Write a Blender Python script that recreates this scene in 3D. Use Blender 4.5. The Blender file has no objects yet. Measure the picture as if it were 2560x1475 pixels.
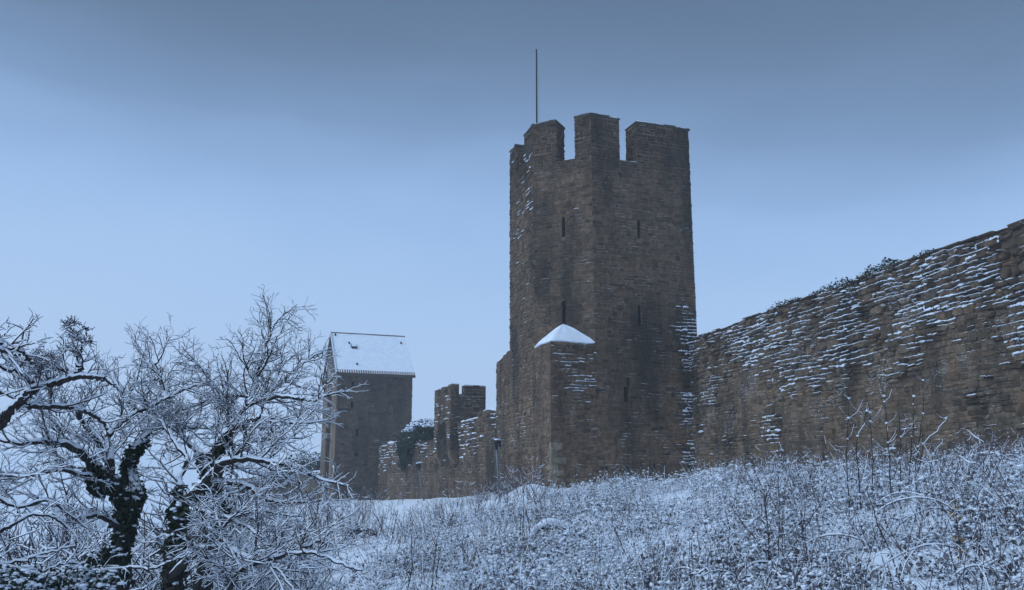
import bpy, math, random
import numpy as np
from mathutils import Vector

# ------------------------------------------------------------------ camera, world, sun, exposure
SC = bpy.context.scene
COL = SC.collection
random.seed(7)
RNG = np.random.default_rng(7)

EYE = 1.7            # camera height above the path, metres
FPX = 2200.0         # focal length in pixels of the 2560-wide photograph
PITCH = math.atan((1200.0 - 737.5) / FPX)
cam_d = bpy.data.cameras.new('camera')
cam = bpy.data.objects.new('camera', cam_d); COL.objects.link(cam)
cam.location = (0, 0, EYE); cam.rotation_euler = (math.pi / 2 + PITCH, 0, 0)
cam_d.sensor_fit = 'HORIZONTAL'; cam_d.sensor_width = 36.0; cam_d.lens = 36.0 * FPX / 2560.0
cam_d.clip_start = 0.1; cam_d.clip_end = 4000
SC.camera = cam

SUN_EL, SUN_AZ = math.radians(50), math.radians(243)     # azimuth clockwise from +Y: behind the camera, to the left
EXPOSURE = 0.6
world = bpy.data.worlds.new('World'); SC.world = world; world.use_nodes = True
wn, wl = world.node_tree.nodes, world.node_tree.links
wn.clear()
w_out = wn.new('ShaderNodeOutputWorld'); w_bg = wn.new('ShaderNodeBackground')
w_sky = wn.new('ShaderNodeTexSky'); w_sky.sky_type = 'NISHITA'; w_sky.sun_disc = False
w_sky.sun_elevation = SUN_EL; w_sky.sun_rotation = SUN_AZ
w_sky.dust_density = 2.0; w_sky.ozone_density = 4.0
w_tc = wn.new('ShaderNodeTexCoord'); w_sep = wn.new('ShaderNodeSeparateXYZ')
w_ramp = wn.new('ShaderNodeValToRGB')
w_noise = wn.new('ShaderNodeTexNoise'); w_noise.inputs['Scale'].default_value = 1.3
w_noise.inputs['Detail'].default_value = 4.0; w_noise.inputs['Roughness'].default_value = 0.5
w_map = wn.new('ShaderNodeMapping'); w_map.inputs['Scale'].default_value = (1, 1, 3.0)
w_ma = wn.new('ShaderNodeMath'); w_ma.operation = 'MULTIPLY_ADD'
w_ma.inputs[1].default_value = 0.20; w_ma.inputs[2].default_value = -0.10
w_add = wn.new('ShaderNodeMath'); w_add.operation = 'ADD'
w_mix = wn.new('ShaderNodeMix'); w_mix.data_type = 'RGBA'; w_mix.inputs[0].default_value = 0.94
w_scale = wn.new('ShaderNodeVectorMath'); w_scale.operation = 'SCALE'; w_scale.inputs['Scale'].default_value = 0.1
wl.new(w_tc.outputs['Generated'], w_sep.inputs[0]); wl.new(w_tc.outputs['Generated'], w_map.inputs['Vector'])
wl.new(w_map.outputs[0], w_noise.inputs['Vector']); wl.new(w_noise.outputs[0], w_ma.inputs[0])
w_tilt = wn.new('ShaderNodeMath'); w_tilt.operation = 'MULTIPLY_ADD'; w_tilt.inputs[1].default_value = 0.035
wl.new(w_sep.outputs['X'], w_tilt.inputs[0]); wl.new(w_sep.outputs['Z'], w_tilt.inputs[2]); wl.new(w_tilt.outputs[0], w_add.inputs[0]); wl.new(w_ma.outputs[0], w_add.inputs[1])
wl.new(w_add.outputs[0], w_ramp.inputs[0]); wl.new(w_sky.outputs[0], w_scale.inputs[0])
wl.new(w_scale.outputs[0], w_mix.inputs[6]); wl.new(w_ramp.outputs[0], w_mix.inputs[7])
wl.new(w_mix.outputs[2], w_bg.inputs['Color']); wl.new(w_bg.outputs[0], w_out.inputs[0])
w_bg.inputs['Strength'].default_value = 1.0
# heavy snow cloud over a paler band along the horizon
def srgb(r, g, b): return tuple(((c / 255 + .055) / 1.055) ** 2.4 / 2 ** EXPOSURE for c in (r, g, b))
RAMP = [(0.0, srgb(176, 202, 238)), (0.14, srgb(174, 202, 239)), (0.24, srgb(166, 198, 239)), (0.31, srgb(150, 183, 226)),
        (0.37, srgb(128, 158, 198)), (0.435, srgb(107, 133, 166)), (0.54, srgb(91, 113, 141)), (0.70, srgb(93, 115, 143)), (1.0, srgb(103, 126, 155))]
el = w_ramp.color_ramp.elements
while len(el) < len(RAMP): el.new(0.5)
for e, (p, c) in zip(el, RAMP): e.position = p; e.color = (*c, 1)
w_ramp.color_ramp.interpolation = 'CARDINAL'

sun_d = bpy.data.lights.new('sun', 'SUN'); sun_d.energy = 1.5; sun_d.angle = math.radians(50)
sun_d.color = (0.65, 0.82, 1.0)
sun = bpy.data.objects.new('sun', sun_d); COL.objects.link(sun)
to_sun = Vector((math.sin(SUN_AZ) * math.cos(SUN_EL), math.cos(SUN_AZ) * math.cos(SUN_EL), math.sin(SUN_EL)))
sun.rotation_euler = to_sun.to_track_quat('Z', 'Y').to_euler(); sun.location = (-30, -20, 60)

SC.view_settings.view_transform = 'Standard'; SC.view_settings.look = 'None'
SC.view_settings.exposure = EXPOSURE; SC.view_settings.gamma = 1.0; SC.view_settings.use_curve_mapping = False
SC.cycles.use_denoising = True
SC.cycles.max_bounces = 6; SC.cycles.volume_bounces = 2; SC.cycles.transparent_max_bounces = 8

# ------------------------------------------------------------------ measuring helpers
CP, SP = math.cos(PITCH), math.sin(PITCH)
def ray(u, v):
    a, b = (u - 1280.0) / FPX, (737.5 - v) / FPX
    return np.array([a, CP - b * SP, SP + b * CP])
def at(u, v, Y):
    d = ray(u, v); t = Y / d[1]
    return np.array([d[0] * t, Y, EYE + d[2] * t])
def xat(u, Y, v=1100):
    return at(u, v, Y)[0]
def norm(v):
    v = np.asarray(v, float); return v / max(1e-9, np.linalg.norm(v))

# ------------------------------------------------------------------ value noise (numpy)
_P = RNG.permutation(256); _P = np.concatenate([_P, _P, _P]); _V = RNG.random(256)
_PL = _P.tolist(); _VL = _V.tolist()
def _sn(x, y, z):
    xi, yi, zi = math.floor(x), math.floor(y), math.floor(z)
    fx, fy, fz = x - xi, y - yi, z - zi
    fx, fy, fz = fx * fx * (3 - 2 * fx), fy * fy * (3 - 2 * fy), fz * fz * (3 - 2 * fz)
    P, V = _PL, _VL; a, b = P[xi & 255], P[(xi + 1) & 255]; j0, j1, k0, k1 = yi & 255, (yi + 1) & 255, zi & 255, (zi + 1) & 255
    a0, a1, b0, b1 = P[a + j0], P[a + j1], P[b + j0], P[b + j1]
    def q(k): 
        p = V[P[a0 + k]]; r = V[P[a1 + k]]; p += (V[P[b0 + k]] - p) * fx; r += (V[P[b1 + k]] - r) * fx; return p + (r - p) * fy
    p = q(k0); return p + (q(k1) - p) * fz
def _isnum(*a): return all(isinstance(t, (int, float, np.floating)) for t in a)
def vnoise(x, y, z=0.0):
    if _isnum(x, y, z): return _sn(x, y, z)
    x, y, z = np.broadcast_arrays(np.asarray(x, float), np.asarray(y, float), np.asarray(z, float))
    xi, yi, zi = np.floor(x).astype(int), np.floor(y).astype(int), np.floor(z).astype(int)
    fx, fy, fz = x - xi, y - yi, z - zi
    fx, fy, fz = fx * fx * (3 - 2 * fx), fy * fy * (3 - 2 * fy), fz * fz * (3 - 2 * fz)
    def h(i, j, k): return _V[_P[_P[_P[i & 255] + (j & 255)] + (k & 255)]]
    def lx(j, k): return h(xi, j, k) * (1 - fx) + h(xi + 1, j, k) * fx
    def ly(k): return lx(yi, k) * (1 - fy) + lx(yi + 1, k) * fy
    return ly(zi) * (1 - fz) + ly(zi + 1) * fz
def fbm(x, y, z=0.0, o=4):
    s, a, t = 0.0, 0.5, 0.0
    if _isnum(x, y, z):
        for i in range(o): s += a * _sn(x * 2 ** i + 17 * i, y * 2 ** i + 5 * i, z * 2 ** i); t += a; a *= 0.5
        return s / t
    for i in range(o):
        s = s + a * vnoise(np.asarray(x) * 2 ** i + 17 * i, np.asarray(y) * 2 ** i + 5 * i, np.asarray(z) * 2 ** i); t += a; a *= 0.5
    return s / t

# ------------------------------------------------------------------ materials
def nodemat(name):
    m = bpy.data.materials.new(name); m.use_nodes = True
    nt = m.node_tree; b = nt.nodes['Principled BSDF']
    b.inputs['Specular IOR Level'].default_value = 0.2
    return m, nt.nodes, nt.links, b
def worldpos(n, l, scale=(1, 1, 1)):
    g = n.new('ShaderNodeNewGeometry'); mp = n.new('ShaderNodeMapping'); mp.inputs['Scale'].default_value = scale
    l.new(g.outputs['Position'], mp.inputs['Vector']); return g, mp.outputs[0]
def noise(n, l, vec, scale, detail=4.0, rough=0.6):
    t = n.new('ShaderNodeTexNoise'); t.inputs['Scale'].default_value = scale
    t.inputs['Detail'].default_value = detail; t.inputs['Roughness'].default_value = rough
    l.new(vec, t.inputs['Vector']); return t.outputs[0]
def remap(n, l, v, a, b, c=0.0, d=1.0):
    m = n.new('ShaderNodeMapRange'); m.interpolation_type = 'SMOOTHSTEP'
    m.inputs[1].default_value = a; m.inputs[2].default_value = b; m.inputs[3].default_value = c; m.inputs[4].default_value = d
    l.new(v, m.inputs[0]); return m.outputs[0]
def mixc(n, l, f, A, B, mode='MIX'):
    m = n.new('ShaderNodeMix'); m.data_type = 'RGBA'; m.blend_type = mode
    for i, x in ((0, f), (6, A), (7, B)):
        if isinstance(x, (float, int)): m.inputs[i].default_value = x
        elif isinstance(x, tuple): m.inputs[i].default_value = (*x, 1)
        else: l.new(x, m.inputs[i])
    return m.outputs[2]
def bump(n, l, b, h, dist, strength=1.0):
    bp = n.new('ShaderNodeBump'); bp.inputs['Distance'].default_value = dist; bp.inputs['Strength'].default_value = strength
    l.new(h, bp.inputs['Height']); l.new(bp.outputs[0], b.inputs['Normal'])

SNOWCOL = (0.80, 0.84, 0.90)
def mat_stone(name, base, dark, snow_lo=0.55, snow_hi=0.85, tint=True, bumpd=0.02, frost=0.0):
    """limestone: per-stone tint, mottling, dark weathering streaks, snow lodged on what faces up"""
    m, n, l, b = nodemat(name)
    g, p = worldpos(n, l)
    c = mixc(n, l, remap(n, l, noise(n, l, p, 5.0, 6), 0.34, 0.66), tuple(x * 0.72 for x in base), tuple(min(1, x * 1.25) for x in base))
    if tint:
        at_ = n.new('ShaderNodeVertexColor'); at_.layer_name = 'tint'
        c = mixc(n, l, 1.0, c, at_.outputs[0], 'MULTIPLY')
    _, ps = worldpos(n, l, (0.35, 0.35, 0.09))
    c = mixc(n, l, remap(n, l, noise(n, l, ps, 1.6, 5, 0.62), 0.44, 0.68, 0, 0.85), c, dark)
    c = mixc(n, l, remap(n, l, noise(n, l, p, 22.0, 3), 0.56, 0.7, 0, 0.45), c, dark)
    _, pl = worldpos(n, l, (1, 1, 1.6))
    c = mixc(n, l, remap(n, l, noise(n, l, pl, 1.9, 5, 0.7), 0.60, 0.68, 0, 0.45), c, tuple(min(1, x * 1.45 + 0.03) for x in base))
    sx = n.new('ShaderNodeSeparateXYZ'); l.new(g.outputs['Normal'], sx.inputs[0])
    nz = n.new('ShaderNodeMath'); nz.operation = 'MULTIPLY_ADD'; nz.inputs[1].default_value = 0.45
    l.new(noise(n, l, p, 7.0, 4), nz.inputs[0])
    ad = n.new('ShaderNodeMath'); ad.operation = 'ADD'; l.new(sx.outputs['Z'], nz.inputs[2])
    l.new(nz.outputs[0], ad.inputs[0]); ad.inputs[1].default_value = -0.22
    f = remap(n, l, ad.outputs[0], snow_lo, snow_hi)
    pm = n.new('ShaderNodeMath'); pm.operation = 'MULTIPLY'; l.new(f, pm.inputs[0])
    l.new(remap(n, l, noise(n, l, p, 0.9, 4), 0.50, 0.62), pm.inputs[1])
    c = mixc(n, l, pm.outputs[0], c, SNOWCOL)
    if frost > 0:      # wind-driven snow sticking in the pores of a rough face
        _, pf = worldpos(n, l, (1, 1, 2.2))
        mx = n.new('ShaderNodeMath'); mx.operation = 'MULTIPLY'
        l.new(remap(n, l, noise(n, l, pf, 9.0, 5, 0.65), 0.56, 0.62), mx.inputs[0])
        l.new(remap(n, l, noise(n, l, p, 0.7, 3), 0.5, 0.65, 0, frost), mx.inputs[1])
        c = mixc(n, l, mx.outputs[0], c, SNOWCOL)
    l.new(c, b.inputs['Base Color']); b.inputs['Roughness'].default_value = 0.95
    bump(n, l, b, noise(n, l, p, 14.0, 8, 0.7), bumpd)
    return m
def mat_plain(name, col, col2=None, scale=8.0, rough=0.85, bumpd=0.01, metallic=0.0):
    m, n, l, b = nodemat(name)
    _, p = worldpos(n, l)
    c2 = col2 or tuple(x * 0.6 for x in col)
    l.new(mixc(n, l, remap(n, l, noise(n, l, p, scale, 5), 0.35, 0.65), col, c2), b.inputs['Base Color'])
    b.inputs['Roughness'].default_value = rough; b.inputs['Metallic'].default_value = metallic
    bump(n, l, b, noise(n, l, p, scale * 4, 4), bumpd, 0.6)
    return m
def mat_snow(name, dist=0.03, scale=9.0, dirt=0.0):
    m, n, l, b = nodemat(name)
    _, p = worldpos(n, l)
    c = mixc(n, l, remap(n, l, noise(n, l, p, 2.2, 4), 0.3, 0.7), (0.73, 0.79, 0.90), (0.82, 0.86, 0.93))
    if dirt: c = mixc(n, l, remap(n, l, noise(n, l, p, 6.0, 6, 0.7), 0.60, 0.70, 0, dirt), c, (0.16, 0.14, 0.12))
    l.new(c, b.inputs['Base Color']); b.inputs['Roughness'].default_value = 0.75
    bump(n, l, b, noise(n, l, p, scale, 6, 0.65), dist, 0.8)
    return m

M = {
    'stone': mat_stone('limestone_rubble', (0.145, 0.096, 0.062), (0.034, 0.026, 0.020)),
    'stone_west': mat_stone('limestone_rubble_windblown', (0.172, 0.120, 0.080), (0.044, 0.034, 0.026), frost=0.55),
    'mortar': mat_stone('lime_mortar', (0.185, 0.130, 0.088), (0.056, 0.042, 0.032), tint=False, bumpd=0.03),
    'far_stone': mat_stone('far_limestone', (0.110, 0.082, 0.062), (0.046, 0.037, 0.031), tint=True),
    'pale_stone': mat_stone('dressed_limestone', (0.27, 0.215, 0.155), (0.14, 0.11, 0.085), tint=True, bumpd=0.01),
    'cap': mat_stone('coping_stone', (0.085, 0.068, 0.055), (0.04, 0.034, 0.03), tint=False),
    'void': mat_plain('painted_slit_dark', (0.012, 0.011, 0.010)),  # unlit depth of the slits, painted as a near-black back
    'snow': mat_snow('settled_snow'),
    'snow_fine': mat_snow('clinging_snow', 0.006, 40.0),
    'ground': mat_snow('snow_ground', 0.06, 5.0, dirt=0.25),
    'bark': mat_plain('dark_bark', (0.045, 0.036, 0.032), (0.018, 0.015, 0.014), 30.0, 0.9, 0.01),
    'twig': mat_plain('twig_bark', (0.075, 0.055, 0.052), (0.035, 0.026, 0.026), 30.0, 0.9, 0.003),
    'brush': mat_plain('purple_brush_bark', (0.115, 0.085, 0.095), (0.06, 0.045, 0.052), 6.0, 0.9, 0.003),
    'ivy': mat_plain('ivy_leaf', (0.022, 0.040, 0.018), (0.012, 0.020, 0.010), 20.0, 0.5, 0.002),
    'leaf': mat_plain('rimed_leaf', (0.20, 0.19, 0.21), (0.055, 0.050, 0.060), 15.0, 0.8, 0.002),
    'straw': mat_plain('straw_seedhead', (0.30, 0.27, 0.22), (0.20, 0.17, 0.13), 25.0, 0.9, 0.002),
    'ochre': mat_plain('ochre_leaf', (0.32, 0.18, 0.03), (0.20, 0.10, 0.02), 25.0, 0.8, 0.002),
    'steel': mat_plain('galvanised_steel', (0.16, 0.19, 0.21), (0.11, 0.13, 0.15), 12.0, 0.5, 0.001, 0.4),
    'black': mat_plain('black_housing', (0.015, 0.015, 0.017), (0.010, 0.010, 0.011), 10.0, 0.5, 0.001),
    'glass': mat_plain('dark_lamp_glass', (0.03, 0.035, 0.04), (0.025, 0.03, 0.035), 5.0, 0.15, 0.0005),
    'wood': mat_plain('weathered_board', (0.13, 0.115, 0.10), (0.075, 0.068, 0.06), 10.0, 0.85, 0.01),
    'white_wood': mat_plain('white_painted_board', (0.62, 0.64, 0.66), (0.5, 0.52, 0.55), 10.0, 0.7, 0.004),
    'tile': mat_plain('clay_tile', (0.13, 0.075, 0.06), (0.08, 0.05, 0.045), 10.0, 0.85, 0.004),
    'soil': mat_plain('bare_soil', (0.07, 0.048, 0.032), (0.03, 0.022, 0.018), 12.0, 0.95, 0.03),
    'plaster': mat_plain('grey_plaster', (0.30, 0.29, 0.28), (0.24, 0.23, 0.22), 3.0, 0.9, 0.01),
}

# ------------------------------------------------------------------ object helpers
class MB:
    """collects vertices, polygons, material slots and per-corner tints for ONE mesh"""
    def __init__(s): s.v, s.f, s.m, s.t, s.n = [], [], [], [], 0
    def add(s, v, f, mi=0, tint=None):
        v = np.asarray(v, float); o = s.n
        s.v.append(v); s.n += len(v)
        for q in f: s.f.append([i + o for i in q])
        s.m.extend([mi] * len(f))
        if tint is not None: s.t.append(np.tile(np.append(tint, 1.0), (len(v), 1)))
        else: s.t.append(np.ones((len(v), 4)))
    def box(s, c, ax, ay, az, mi=0, tint=None):
        c = np.asarray(c, float); ax, ay, az = map(lambda q: np.asarray(q, float), (ax, ay, az))
        v = [c + i * ax + j * ay + k * az for i in (-1, 1) for j in (-1, 1) for k in (-1, 1)]
        s.add(v, [(0, 1, 3, 2), (4, 6, 7, 5), (0, 4, 5, 1), (2, 3, 7, 6), (0, 2, 6, 4), (1, 5, 7, 3)], mi, tint)
    def prism(s, poly, z0, z1, mi=0, tint=None):
        n = len(poly); zb = z0 if hasattr(z0, '__len__') else [z0] * n; zt = z1 if hasattr(z1, '__len__') else [z1] * n
        v = [(p[0], p[1], zb[i]) for i, p in enumerate(poly)] + [(p[0], p[1], zt[i]) for i, p in enumerate(poly)]
        f = [tuple(range(n))[::-1], tuple(range(n, 2 * n))] + [(i, (i + 1) % n, n + (i + 1) % n, n + i) for i in range(n)]
        s.add(v, f, mi, tint)
    def build(s, name, mats, parent=None, smooth=False, loc=None, kind=None):
        V = np.concatenate(s.v) if s.v else np.zeros((0, 3))
        base = np.zeros(3) if parent is None else np.array(parent['_loc'])
        lo = base if loc is None else np.asarray(loc, float)
        me = bpy.data.meshes.new(name)
        me.vertices.add(len(V)); me.vertices.foreach_set('co', (V - lo).ravel())
        ln = np.array([len(q) for q in s.f], dtype=np.int32)
        idx = np.fromiter((i for q in s.f for i in q), dtype=np.int32, count=int(ln.sum()))
        me.loops.add(len(idx)); me.loops.foreach_set('vertex_index', idx)
        me.polygons.add(len(ln)); st = np.concatenate([[0], np.cumsum(ln)[:-1]]).astype(np.int32)
        me.polygons.foreach_set('loop_start', st)
        me.polygons.foreach_set('material_index', np.array(s.m, dtype=np.int32))
        me.polygons.foreach_set('use_smooth', np.full(len(ln), smooth))
        me.update(calc_edges=True); me.validate()
        ca = me.color_attributes.new('tint', 'FLOAT_COLOR', 'POINT')
        if len(ca.data) == len(V): ca.data.foreach_set('color', np.concatenate(s.t).astype(np.float32).ravel())
        for x in (mats if isinstance(mats, (list, tuple)) else [mats]): me.materials.append(M[x])
        o = bpy.data.objects.new(name, me); COL.objects.link(o)
        if parent is not None: o.parent = parent
        o.location = lo - base
        o['_loc'] = [float(x) for x in lo]
        if kind: o['kind'] = kind
        return o
def thing(name, label, cat, loc, group=None):
    o = bpy.data.objects.new(name, None); COL.objects.link(o)
    o.location = loc; o['_loc'] = [float(x) for x in loc]; o.empty_display_size = 0.3
    o['label'] = label; o['category'] = cat; o['kind'] = 'thing'
    if group: o['group'] = group
    return o
def tag(o, label, cat, group=None):
    o['label'] = label; o['category'] = cat
    if group: o['group'] = group
    return o

def sweep(mb, pts, rad, k=5, mi=0, tint=None, cap=True):
    """a tapered tube along a polyline"""
    P = np.asarray(pts, float); n = len(P)
    if n < 2: return
    R = np.broadcast_to(np.asarray(rad, float), (n,))
    D = np.gradient(P, axis=0); D /= np.maximum(1e-9, np.linalg.norm(D, axis=1))[:, None]
    ref = np.array([0, 0, 1.0]) if abs(D[:, 2]).mean() < 0.8 else np.array([1.0, 0.2, 0])
    S = np.cross(D, ref); S /= np.maximum(1e-9, np.linalg.norm(S, axis=1))[:, None]
    U = np.cross(S, D)
    a = np.arange(k) * 2 * math.pi / k
    V = P[:, None, :] + R[:, None, None] * (S[:, None, :] * np.cos(a)[None, :, None] + U[:, None, :] * np.sin(a)[None, :, None])
    f = [(i * k + j, i * k + (j + 1) % k, (i + 1) * k + (j + 1) % k, (i + 1) * k + j) for i in range(n - 1) for j in range(k)]
    if cap: f.append(tuple(range(k))[::-1]); f.append(tuple(range((n - 1) * k, n * k)))
    mb.add(V.reshape(-1, 3), f, mi, tint)
def snow_sweep(mb, pts, rad, thick, mi=0, prof=5, gate=0.0):
    """the ridge of snow lying along the upper side of a branch; none where it is steep"""
    P = np.asarray(pts, float); n = len(P)
    if n < 2: return
    R = np.broadcast_to(np.asarray(rad, float), (n,))
    D = np.gradient(P, axis=0); D /= np.maximum(1e-9, np.linalg.norm(D, axis=1))[:, None]
    hz = np.sqrt(np.maximum(0, 1 - D[:, 2] ** 2))
    k = np.clip((hz - 0.42) / 0.35, 0, 1)
    k = k * np.clip(0.55 + 0.9 * vnoise(P[:, 0] * 7, P[:, 1] * 7, P[:, 2] * 7), gate, 1.25)
    if k.max() < 0.15: return
    S = np.cross(D, np.array([0, 0, 1.0])); S /= np.maximum(1e-6, np.linalg.norm(S, axis=1))[:, None]
    U = np.cross(S, D)
    w = (R * 0.92 + thick * 0.10) * np.where(k > 0.05, 1, 0.3); h = thick * k + R * np.where(k > 0.05, 0.75, 0.0)
    h[0] *= 0.6; h[-1] *= 0.5; w[-1] *= 0.6
    a = np.linspace(0.06, 0.94, prof) * math.pi
    V = P[:, None, :] + S[:, None, :] * (np.cos(a)[None, :] * w[:, None])[:, :, None] + U[:, None, :] * (np.sin(a)[None, :] * h[:, None] + 0.15 * R[:, None])[:, :, None]
    f = [(i * prof + j, i * prof + j + 1, (i + 1) * prof + j + 1, (i + 1) * prof + j) for i in range(n - 1) for j in range(prof - 1)]
    mb.add(V.reshape(-1, 3), f, mi)
_ICO_V = None
def blob(mb, c, r, squash=0.7, mi=0, jit=0.25):
    """a small uneven lump (20 faces)"""
    global _ICO_V
    if _ICO_V is None:
        t = (1 + 5 ** 0.5) / 2
        _ICO_V = np.array([(-1, t, 0), (1, t, 0), (-1, -t, 0), (1, -t, 0), (0, -1, t), (0, 1, t), (0, -1, -t), (0, 1, -t), (t, 0, -1), (t, 0, 1), (-t, 0, -1), (-t, 0, 1)]) / 1.902
    F = [(0, 11, 5), (0, 5, 1), (0, 1, 7), (0, 7, 10), (0, 10, 11), (1, 5, 9), (5, 11, 4), (11, 10, 2), (10, 7, 6), (7, 1, 8), (3, 9, 4), (3, 4, 2), (3, 2, 6), (3, 6, 8), (3, 8, 9), (4, 9, 5), (2, 4, 11), (6, 2, 10), (8, 6, 7), (9, 8, 1)]
    v = _ICO_V * (1 + jit * (RNG.random((12, 1)) - 0.5) * 2) * np.array([r, r, r * squash]) + np.asarray(c)
    mb.add(v, F, mi)

# ------------------------------------------------------------------ terrain
# plan of the place, measured from the photograph (x right, y away, z up; metres)
TD = dict(v2=46.2, v1=47.7, v0=51.9, v3=48.4)
V0 = np.array([xat(1275, 51.9, 900), 51.9]); V1 = np.array([xat(1337, 47.7, 900), 47.7])
V2 = np.array([xat(1488, 46.2, 900), 46.2]); V3 = np.array([xat(1741, 48.4, 800), 48.4])
V4 = V3 + np.array([-0.4, 5.6]); V5 = V0 + np.array([0.9, 5.5])
def isect(p, d, q, e):
    t = np.linalg.solve(np.array([[d[0], -e[0]], [d[1], -e[1]]]), np.asarray(q) - np.asarray(p)); return np.asarray(p) + t[0] * np.asarray(d)
VN = isect(V1, V1 - V0, V2, V2 - V3)            # the square foot's corner in front of the octagon
WA = np.array([xat(1729, 48.05, 900), 48.05])   # right wall meets the tower
WTOP = at(1735, 850, 48.05)[2]
_d = ray(2560, 560); _t = (WTOP - EYE) / _d[2]
WB = np.array([_d[0] * _t, _d[1] * _t])         # where it leaves the frame
WDIR = norm(WB - WA); WEND = WB + WDIR * 9.0
CA = np.array([xat(1241, 55.5, 1100), 55.5]); CB = np.array([xat(948, 81.3, 1150), 81.3])   # left curtain wall
L0 = np.array([xat(842, 80.0, 1050), 80.0]); L1 = np.array([xat(1030, 82.4, 1000), 82.4]); L3 = np.array([xat(806, 89.0, 1100), 89.0])
L2 = L1 + (L3 - L0)

CTRL = [at(1380, 1222, 45), at(1500, 1222, 44.5), at(1260, 1240, 50), at(1252, 1266, 42), at(1729, 1205, 47), at(1600, 1212, 45),
        at(1242, 1235, 55), at(1100, 1246, 63), at(955, 1252, 79), at(830, 1252, 80), at(1060, 1250, 65),
        at(2150, 1190, 34), at(2560, 1165, 26.5), (18, 16, 3.2), (20.5, 8, 3.3), (22, 27, 3.0),
        (0, 0, 0.0), (0, 6, -0.1), (3, 7, 0.05), (6, 8, 0.45), (9, 10, 1.2), (12, 14, 2.1), (0, 11, -0.1), (4, 13, 0.35), (8, 18, 1.35), (4, 22, 0.65),
        (0, 20, 0.05), (2, 33, 0.75), (8, 34, 1.75), (-3, 10, -0.75), (-7, 9, -1.0), (-12, 6, -1.0), (-6, 20, -1.0), (-7, 33, -0.9), (-3, 30, -0.1), (-14, 30, -1.6),
        (-14, 50, -1.3), (-8, 50, -0.55), (-25, 60, -2.2), (-22, 85, -1.5), (-40, 120, -3.2), (-30, 20, -2.0), (-60, 150, -4.2), (-60, 60, -3.4),
        (14, 60, 2.6), (40, 60, 4.0), (30, 20, 3.6), (10, 100, 1.2), (60, 120, 3.0), (-5, -10, 0.0), (10, -8, 0.8), (-100, 250, -5.5), (60, 250, 1.0)]
CTRL = np.array(CTRL, float)
def _tps(d2): return 0.5 * d2 * np.log(d2 + 1e-9)
_n = len(CTRL); _K = _tps(((CTRL[:, None, :2] - CTRL[None, :, :2]) ** 2).sum(-1)) + np.eye(_n) * 1.5
_A = np.zeros((_n + 3, _n + 3)); _A[:_n, :_n] = _K; _A[:_n, _n] = 1; _A[:_n, _n + 1:] = CTRL[:, :2]; _A[_n:, :_n] = _A[:_n, _n:].T
_W = np.linalg.solve(_A, np.concatenate([CTRL[:, 2], [0, 0, 0]]))
MOUND = at(1318, 1246, 44.0)
def ground_z(x, y):
    x, y = np.asarray(x, float), np.asarray(y, float); sh = x.shape
    xf, yf = x.ravel(), y.ravel()
    d2 = (xf[:, None] - CTRL[None, :, 0]) ** 2 + (yf[:, None] - CTRL[None, :, 1]) ** 2
    z = _tps(d2) @ _W[:_n] + _W[_n] + _W[_n + 1] * xf + _W[_n + 2] * yf
    far = np.clip((np.hypot(xf, yf - 40) - 110) / 160, 0, 1)
    z = np.clip(z, -7, 6) * (1 - far) + far * -5.0
    z = z + (fbm(xf * 0.45, yf * 0.45, 0, 4) - 0.5) * 0.32 + (fbm(xf * 2.2, yf * 2.2, 3, 3) - 0.5) * 0.10
    z = z + 0.5 * np.exp(-((xf - MOUND[0]) ** 2 / 1.3 + (yf - MOUND[1]) ** 2 / 1.5))
    return z.reshape(sh)
_CX, _CY, _WN = CTRL[:, 0].copy(), CTRL[:, 1].copy(), _W[:_n].copy()
def gz(x, y):
    x, y = float(x), float(y); d2 = (x - _CX) ** 2 + (y - _CY) ** 2
    z = float(np.dot(0.5 * d2 * np.log(d2 + 1e-9), _WN)) + _W[_n] + _W[_n + 1] * x + _W[_n + 2] * y
    far = min(1.0, max(0.0, (math.hypot(x, y - 40) - 110) / 160)); z = min(6, max(-7, z)) * (1 - far) - 5.0 * far
    z += (fbm(x * .45, y * .45, 0.0, 4) - .5) * .32 + (fbm(x * 2.2, y * 2.2, 3.0, 3) - .5) * .10
    return float(z + .5 * math.exp(-((x - MOUND[0]) ** 2 / 1.3 + (y - MOUND[1]) ** 2 / 1.5)))

def axis_steps(lo, hi, centre, fine, grow_):
    out = [centre]; s = fine
    while out[-1] < hi: out.append(out[-1] + s); s *= grow_
    left = [centre]; s = fine
    while left[-1] > lo: left.append(left[-1] - s); s *= grow_
    return np.array(sorted(set(left[1:] + out)))
gx = axis_steps(-900, 900, 2.0, 0.32, 1.034); gy = axis_steps(-120, 1500, 12.0, 0.32, 1.030)
GX, GY = np.meshgrid(gx, gy, indexing='ij')
GZ = np.empty_like(GX)
for i in range(len(gx)): GZ[i] = ground_z(GX[i], GY[i])
mb = MB(); ny = len(gy)
mb.add(np.stack([GX, GY, GZ], -1).reshape(-1, 3), [(i * ny + j, (i + 1) * ny + j, (i + 1) * ny + j + 1, i * ny + j + 1) for i in range(len(gx) - 1) for j in range(ny - 1)])
ground = mb.build('ground', 'ground', smooth=True, kind='structure')

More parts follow.
